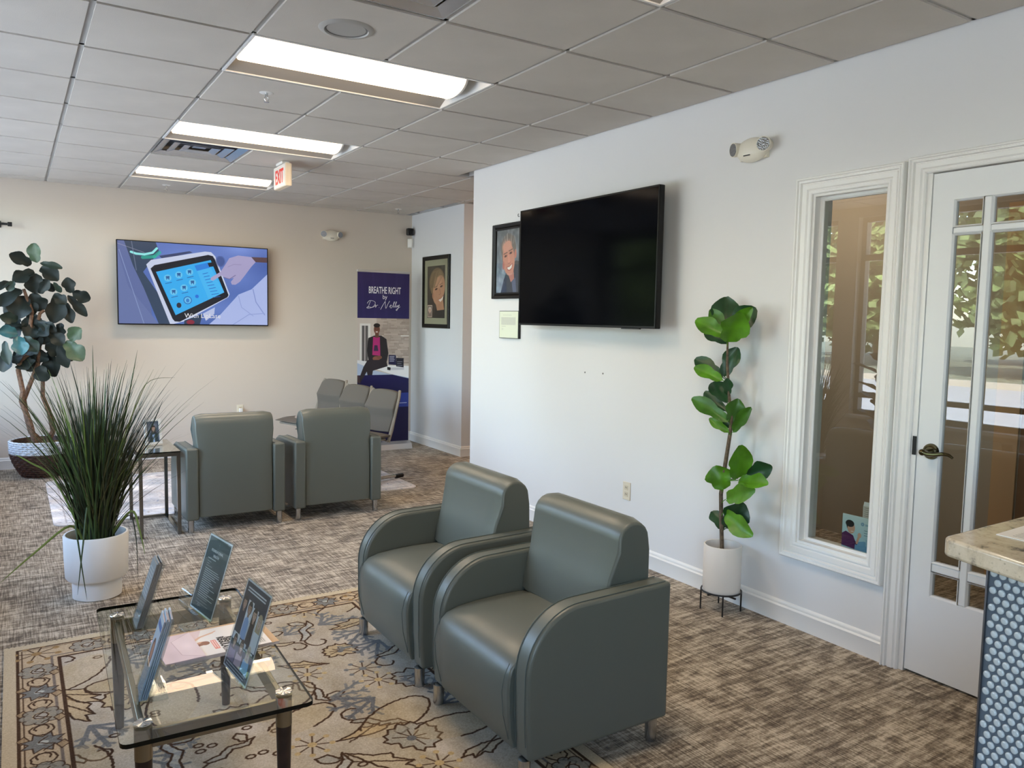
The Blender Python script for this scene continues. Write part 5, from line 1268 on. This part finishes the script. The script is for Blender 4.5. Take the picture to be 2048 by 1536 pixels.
long_blade([(220, 1080, .0), (258, 1030, -.02), (272, 1075, -.05), (276, 1160, -.06)], .006, gm[0])
long_blade([(170, 1080, .0), (110, 960, .0), (60, 925, .0), (28, 908, .0)], .010, gm[2])
long_blade([(190, 1080, 0), (180, 900, 0), (160, 800, .02), (140, 725, .03)], .009, gm[0])
long_blade([(195, 1080, 0), (195, 900, 0), (188, 800, .0), (185, 690, .0)], .009, gm[1])
long_blade([(205, 1080, 0), (235, 900, 0), (256, 800, .0), (275, 700, .0)], .009, gm[1])
long_blade([(215, 1080, 0), (262, 940, 0), (300, 860, -.03), (326, 800, -.05)], .010, gm[0])
long_blade([(200, 1080, 0), (250, 880, 0), (290, 770, -.02), (350, 755, -.05)], .004, gm[3])

# ------------------------------------------------------------------ reception counter
Dv = Vector((-.256, -.967, 0)).normalized(); Pn = Vector((-Dv[1], Dv[0], 0)); Pn = Pn if Pn[0] < 0 else -Pn       # panel runs along Dv, its face looks to -x
ZC = 1.05; P0 = Vector((-1.566, .794, 0))
ang = math.atan2(Dv[1], Dv[0])
t = thing('reception_counter', 'reception counter end with grey penny tile front and stone top', 'counter', P0, ang)
# local: x along the panel towards the camera's side, y = left of it; the face looks to local side sg
sg = 1 if Vector((-math.sin(ang), math.cos(ang), 0)).dot(Pn) > 0 else -1
Lp = 1.6
MB().box(.006, Lp, *sorted((0, -sg * .62)), 0, ZC - .0405).build('carcass', mat('counter_carcass', (196, 196, 196), .5), t, smooth=False)
grout = mat('grey_grout', (84, 92, 102), .85)
MB().box(.004, Lp, *sorted((0, sg * .004)), .0, ZC - .0405).build('grout_bed', grout, t, smooth=False)
MB().box(0, .004, *sorted((-sg * .01, sg * .0085)), 0, ZC - .041).build('metal_edge', mat('edge_trim', (120, 122, 128), .3, .9), t, smooth=False)
tile_p = mat('penny_tile_glaze', (178, 184, 187), .12, spec=.6, coat=.3)
pm = MB(); R_ = .0074
prf = [(R_, .004), (R_, .0065), (R_ * .86, .0078), (R_ * .4, .0082)]
n = 14; vs = []
for r, h in prf: vs += [(r * math.cos(2 * PI * i / n), sg * h, r * math.sin(2 * PI * i / n)) for i in range(n)]
vs.append((0, sg * .0083, 0)); k = 3 * n
pm.add(vs, [(j * n + i, j * n + (i + 1) % n, (j + 1) * n + (i + 1) % n, (j + 1) * n + i) for j in range(3) for i in range(n)] + [(k + i, k + (i + 1) % n, 4 * n) for i in range(n)])
proto = pm.build('tile', tile_p, t, angle=60); PT = .0203; RT = PT * .866
first = True; far = MB(); cnt = 0
nrow = int((ZC - .05) / RT)
for j in range(nrow, -1, -1):
    z = .016 + j * RT
    for i in range(0, 40):
        x = .0145 + PT * i + (PT / 2 if j % 2 else 0)
        if x > .8: continue
        if x < .15 and z > .62 and cnt < 290:
            cnt += 1
            if first: o = proto; first = False
            else: o = proto.copy(); COL.objects.link(o)
            o.location = (x, 0, z)
        else:
            far.add([(a + x, b, c_ + z) for a, b, c_ in vs], [(jj * n + ii, jj * n + (ii + 1) % n, (jj + 1) * n + (ii + 1) % n, (jj + 1) * n + ii) for jj in range(3) for ii in range(n)] + [(k + ii, k + (ii + 1) % n, 4 * n) for ii in range(n)])
tag(far.build('tile_field', tile_p, t, angle=60), kind='stuff')
def stone():
    m = mat('stone_top', (206, 190, 166), .12, spec=.5); nt = m.node_tree; b = nt.nodes['Principled BSDF']; N = nt.nodes.new; L = nt.links.new
    tc = N('ShaderNodeTexCoord'); n1 = N('ShaderNodeTexNoise'); n1.inputs['Scale'].default_value = 22; n1.inputs['Detail'].default_value = 6; n1.inputs['Roughness'].default_value = .7
    L(tc.outputs['Object'], n1.inputs['Vector']); r = N('ShaderNodeValToRGB'); e = r.color_ramp.elements
    e[0].position = .34; e[0].color = lin((96, 94, 92)); e[1].position = .62; e[1].color = lin((206, 190, 166)); x = e.new(.43); x.color = lin((182, 166, 144)); x = e.new(.5); x.color = lin((196, 180, 156))
    L(n1.outputs[0], r.inputs[0])
    v = N('ShaderNodeTexVoronoi'); v.inputs['Scale'].default_value = 70; L(tc.outputs['Object'], v.inputs['Vector']); r2 = N('ShaderNodeValToRGB'); r2.color_ramp.elements[0].position = .05; r2.color_ramp.elements[0].color = (.35, .34, .33, 1); r2.color_ramp.elements[1].position = .22; r2.color_ramp.elements[1].color = (1, 1, 1, 1)
    L(v.outputs['Distance'], r2.inputs[0]); mx = N('ShaderNodeMixRGB'); mx.blend_type = 'MULTIPLY'; mx.inputs[0].default_value = .55; L(r.outputs[0], mx.inputs[1]); L(r2.outputs[0], mx.inputs[2]); L(mx.outputs[0], b.inputs['Base Color'])
    return m
t2_ = thing('countertop', 'speckled beige stone countertop with rounded corner', 'countertop', (0, 0, ZC), 0)
c0 = Vector((-1.577, .889, 0)); back = Vector((1, .018, 0)).normalized(); rr = .030
far_b = c0 + back * 1.45; near = c0 + Dv * 1.75; far_n = near + back * .75 + Vector((.25, 0, 0))
ctr = []
d1, d2 = Dv, back; half = math.acos(d1.dot(d2)) / 2; tl = rr / math.tan(half); A_ = c0 + d1 * tl; B_ = c0 + d2 * tl; bis = (d1 + d2).normalized(); O_ = c0 + bis * (rr / math.sin(half))
a0 = math.atan2((B_ - O_)[1], (B_ - O_)[0]); a1 = math.atan2((A_ - O_)[1], (A_ - O_)[0])
if a1 < a0: a1 += 2 * PI
for i in range(9): a = a0 + (a1 - a0) * i / 8; ctr.append((O_[0] + rr * math.cos(a), O_[1] + rr * math.sin(a)))
poly = ctr + [(near[0], near[1]), (far_n[0], far_n[1]), (far_b[0], far_n[1]), (far_b[0], far_b[1])]
MB().prism(poly, 2, -.040, 0).build('slab', stone(), t2_, bev=.007, seg=3)
MB().box(far_b[0] - .5, far_b[0] - .06, -.6, .80, -ZC, -.0405).build('support_panel', MATS['counter_carcass'], t2_, smooth=False)
c = Canvas(200, 260, (238, 232, 222)); c.rect(26, 40, 174, 150, (70, 60, 56)); c.poly([(26, 80), (100, 50), (174, 90), (174, 150), (26, 150)], (120, 104, 96)); c.ell(100, 110, 40, 26, (60, 40, 38)); c.ell(104, 118, 16, 7, (226, 220, 214)); c.lines(26, 180, 170, 240, 6, (120, 116, 110), 3)
t = thing('leaflet', 'white bordered leaflet lying on the stone countertop', 'leaflet', (-1.457, .838, ZC + .0003), 0)
q0 = Vector((0, 0, .0016)); ex = Vector((1, .04, 0)).normalized(); ey = Vector((-.05, -1, 0)).normalized()
V_ = [tuple(q0 + ey * .21), tuple(q0), tuple(q0 + ex * .27), tuple(q0 + ex * .27 + ey * .21)]
m = MB(); lo_ = [(p[0], p[1], 0) for p in V_]; m.add(lo_ + V_, [(0, 1, 5, 4), (1, 2, 6, 5), (2, 3, 7, 6), (3, 0, 4, 7), (0, 3, 2, 1)]); m.build('pages', white_pl, t, smooth=False)
sheet('cover', [V_[1], V_[0], V_[3], V_[2]], print_mat('leaflet_print', c, .35), t)

# card and papers behind the interior window
c = Canvas(300, 260, (196, 218, 222)); c.grad(0, 0, 300, 260, (206, 226, 228), (150, 194, 214)); c.poly([(100, 200), (180, 176), (300, 220), (300, 260), (100, 260)], (110, 160, 196))
c.poly([(0, 150), (30, 128), (90, 150), (110, 190), (106, 250), (0, 240)], (84, 24, 84)); c.poly([(96, 180), (120, 196), (132, 190), (124, 214), (100, 212)], (74, 20, 76)); c.ell(72, 98, 30, 42, (206, 160, 136)); c.ell(60, 66, 34, 26, (24, 20, 22)); c.poly([(28, 60), (40, 110), (46, 70)], (24, 20, 22)); c.stroke([(122, 200), (136, 150)], 17, (206, 160, 136)); c.ell(140, 140, 15, 19, (212, 168, 144)); c.stroke([(62, 84), (84, 84)], 4, (40, 30, 30)); c.stroke([(72, 122), (90, 120)], 4, (240, 232, 226))
for i in range(8): a = i * PI / 4; c.stroke([(160 + 6 * math.cos(a), 52 + 6 * math.sin(a)), (160 + 13 * math.cos(a), 52 + 13 * math.sin(a))], 4, (60, 120, 170))
c.lines(182, 50, 280, 58, 2, (90, 140, 176), 4); c.lines(176, 96, 280, 132, 3, (90, 120, 140), 4); c.rect(190, 160, 260, 210, (150, 190, 210)); c.lines(196, 168, 254, 204, 4, (90, 130, 160), 3)
t = thing('display_card', 'small card with a man in a purple shirt behind the interior window glass', 'card', (.085, 2.155, WZ[0] + .0125), -PI / 2 + .05)
MB().box(-.095, .095, 0, .002, 0, .165).build('card_back', mat('card_white', (226, 230, 230), .5), t, smooth=False)
sheet('print', [(-.095, -.0004, 0), (.095, -.0004, 0), (.095, -.0004, .165), (-.095, -.0004, .165)], print_mat('card_print', c, .5), t)
for i in range(3): pass
t = thing('paper_stack', 'small fan of printed papers behind the purple shirt card', 'papers', (.108, 2.105, WZ[0] + .0125), -PI / 2 + .05)
c = Canvas(80, 200, (200, 196, 188)); c.lines(6, 8, 74, 192, 22, (140, 136, 130), 3, .8, .1)
pp = print_mat('paper_print', c, .6)
for i in range(4):
    MB().box(-.06, .06, .002 + i * .0022, .0038 + i * .0022, 0, .215 + .006 * i).build('sheet_backing', MATS['card_white'], t, smooth=False)
sheet('sheet', [(-.06, .0016, 0), (.06, .0016, 0), (.06, .0016, .215), (-.06, .0016, .215)], pp, t)

# lamps of the office and the hall (out of view)
for loc, pw, lab in (((1.0, 3.4, 2.7), 75, 'round office ceiling lamp behind the interior window'), ((1.9, 6.5, 2.694), 60, 'round hall ceiling lamp beyond the white wall')):
    t = thing('dome_light', lab, 'ceiling light', loc)
    MB().lathe([(.17, 0), (.17, -.02), (.155, -.024)], n=32).build('rim', white_pl, t)
    MB().lathe([(.155, -.022), (.13, -.06), (.08, -.085), (0, -.095)], n=32).build('dome', mat('dome_lens_%d' % pw, (255, 255, 255), .4, emit=(255, 232, 206) if pw > 70 else (255, 196, 140), estr=pw), t)

# ------------------------------------------------------------------ outside the left windows (seen only reflected in the panes)
structure(MB().box(-40, LX - .22, -30, 60, -.35, -.15).build('ground', mat('pale_concrete', (184, 182, 178), .85, noise=.05, nscale=1.5), smooth=False))
structure(MB().box(-60, -19.5, -30, 60, -.15, -.02).build('lawn', mat('lawn_green', (112, 116, 98), .95, noise=.3, nscale=3), smooth=False))
structure(MB().box(-19.5, -19.2, -30, 60, -.15, .02).build('kerb', mat('kerb_concrete', (188, 178, 160), .85), smooth=False))
def tree_mesh(R, n, zc, hz):
    mb = MB(); vs = []; fs = []
    for i in range(n):
        d = Vector((random.gauss(0, 1), random.gauss(0, 1), random.gauss(0, 1))).normalized(); p = Vector((d[0] * R, d[1] * R, d[2] * hz)) * (random.random() ** .4) + Vector((0, 0, zc)); p += Vector((random.gauss(0, .2), random.gauss(0, .2), random.gauss(0, .15)))
        a = Vector((random.gauss(0, 1), random.gauss(0, 1), random.gauss(0, .6))).normalized(); b = a.orthogonal(); s = random.uniform(.14, .28)
        k = len(vs); vs += [p - a * s, p + b * s * .6, p + a * s, p - b * s * .6]; fs.append((k, k + 1, k + 2, k + 3))
    mb.add(vs, fs); return mb
lt = mat('yard_leaf', (98, 114, 68), .6, noise=.35, nscale=.8)
yl = 'leafy yard tree across the drive, seen only reflected in the door and window glass'
yt = thing('yard_tree', yl, 'tree', (-24, 4, -.02), 0, 'yard trees across the drive')
tag(tree_mesh(3.0, 4200, 4.4, 3.9).build('crown', lt, yt, smooth=False, fix=False), kind='stuff')
MB().tube([(0, 0, 0), (.05, .02, 1.2), (-.04, .05, 2.6), (.05, 0, 5)], [.18, .13, .1, .05], 8).build('trunk', bark, yt)
for (x, y, a) in ((-23, 11.5, 1), (-25, 19, 2), (-23.5, 26.5, 3), (-25, 34, 4), (-24, 41.5, 5), (-32.5, 15, 2.5), (-32.5, 23, .6), (-32, 31, 4.2), (-33, 39, 1.7)): dup(yt, (x, y, -.02), a, yl)
# second plant by the left windows, seen reflected in the interior window
t = thing('window_fig', 'dark fig by the left windows, seen only reflected in the interior window glass', 'plant', (-3.62, 4.42, 0))
MB().lathe([(0, 0), (.12, 0), (.15, .28), (.14, .28), (.12, .2), (0, .2)], n=32).build('pot', MATS['white_ceramic'], t, angle=40)
MB().tube([(0, 0, .2), (.02, .01, .6), (-.01, .0, 1.15)], [.014, .012, .008], 8).build('stem', bark, t)
for i in range(14):
    a = i * 2.4; z = .45 + .055 * i; L_ = random.uniform(.2, .28); B_ = Vector((.02 * math.cos(a), .02 * math.sin(a), z)); T2 = B_ + Vector((L_ * math.cos(a) * .9, L_ * math.sin(a) * .9, .08))
    fig_leaf(B_, T2, Vector((math.cos(a) * .5, math.sin(a) * .5, 1)), .17, t1, t)
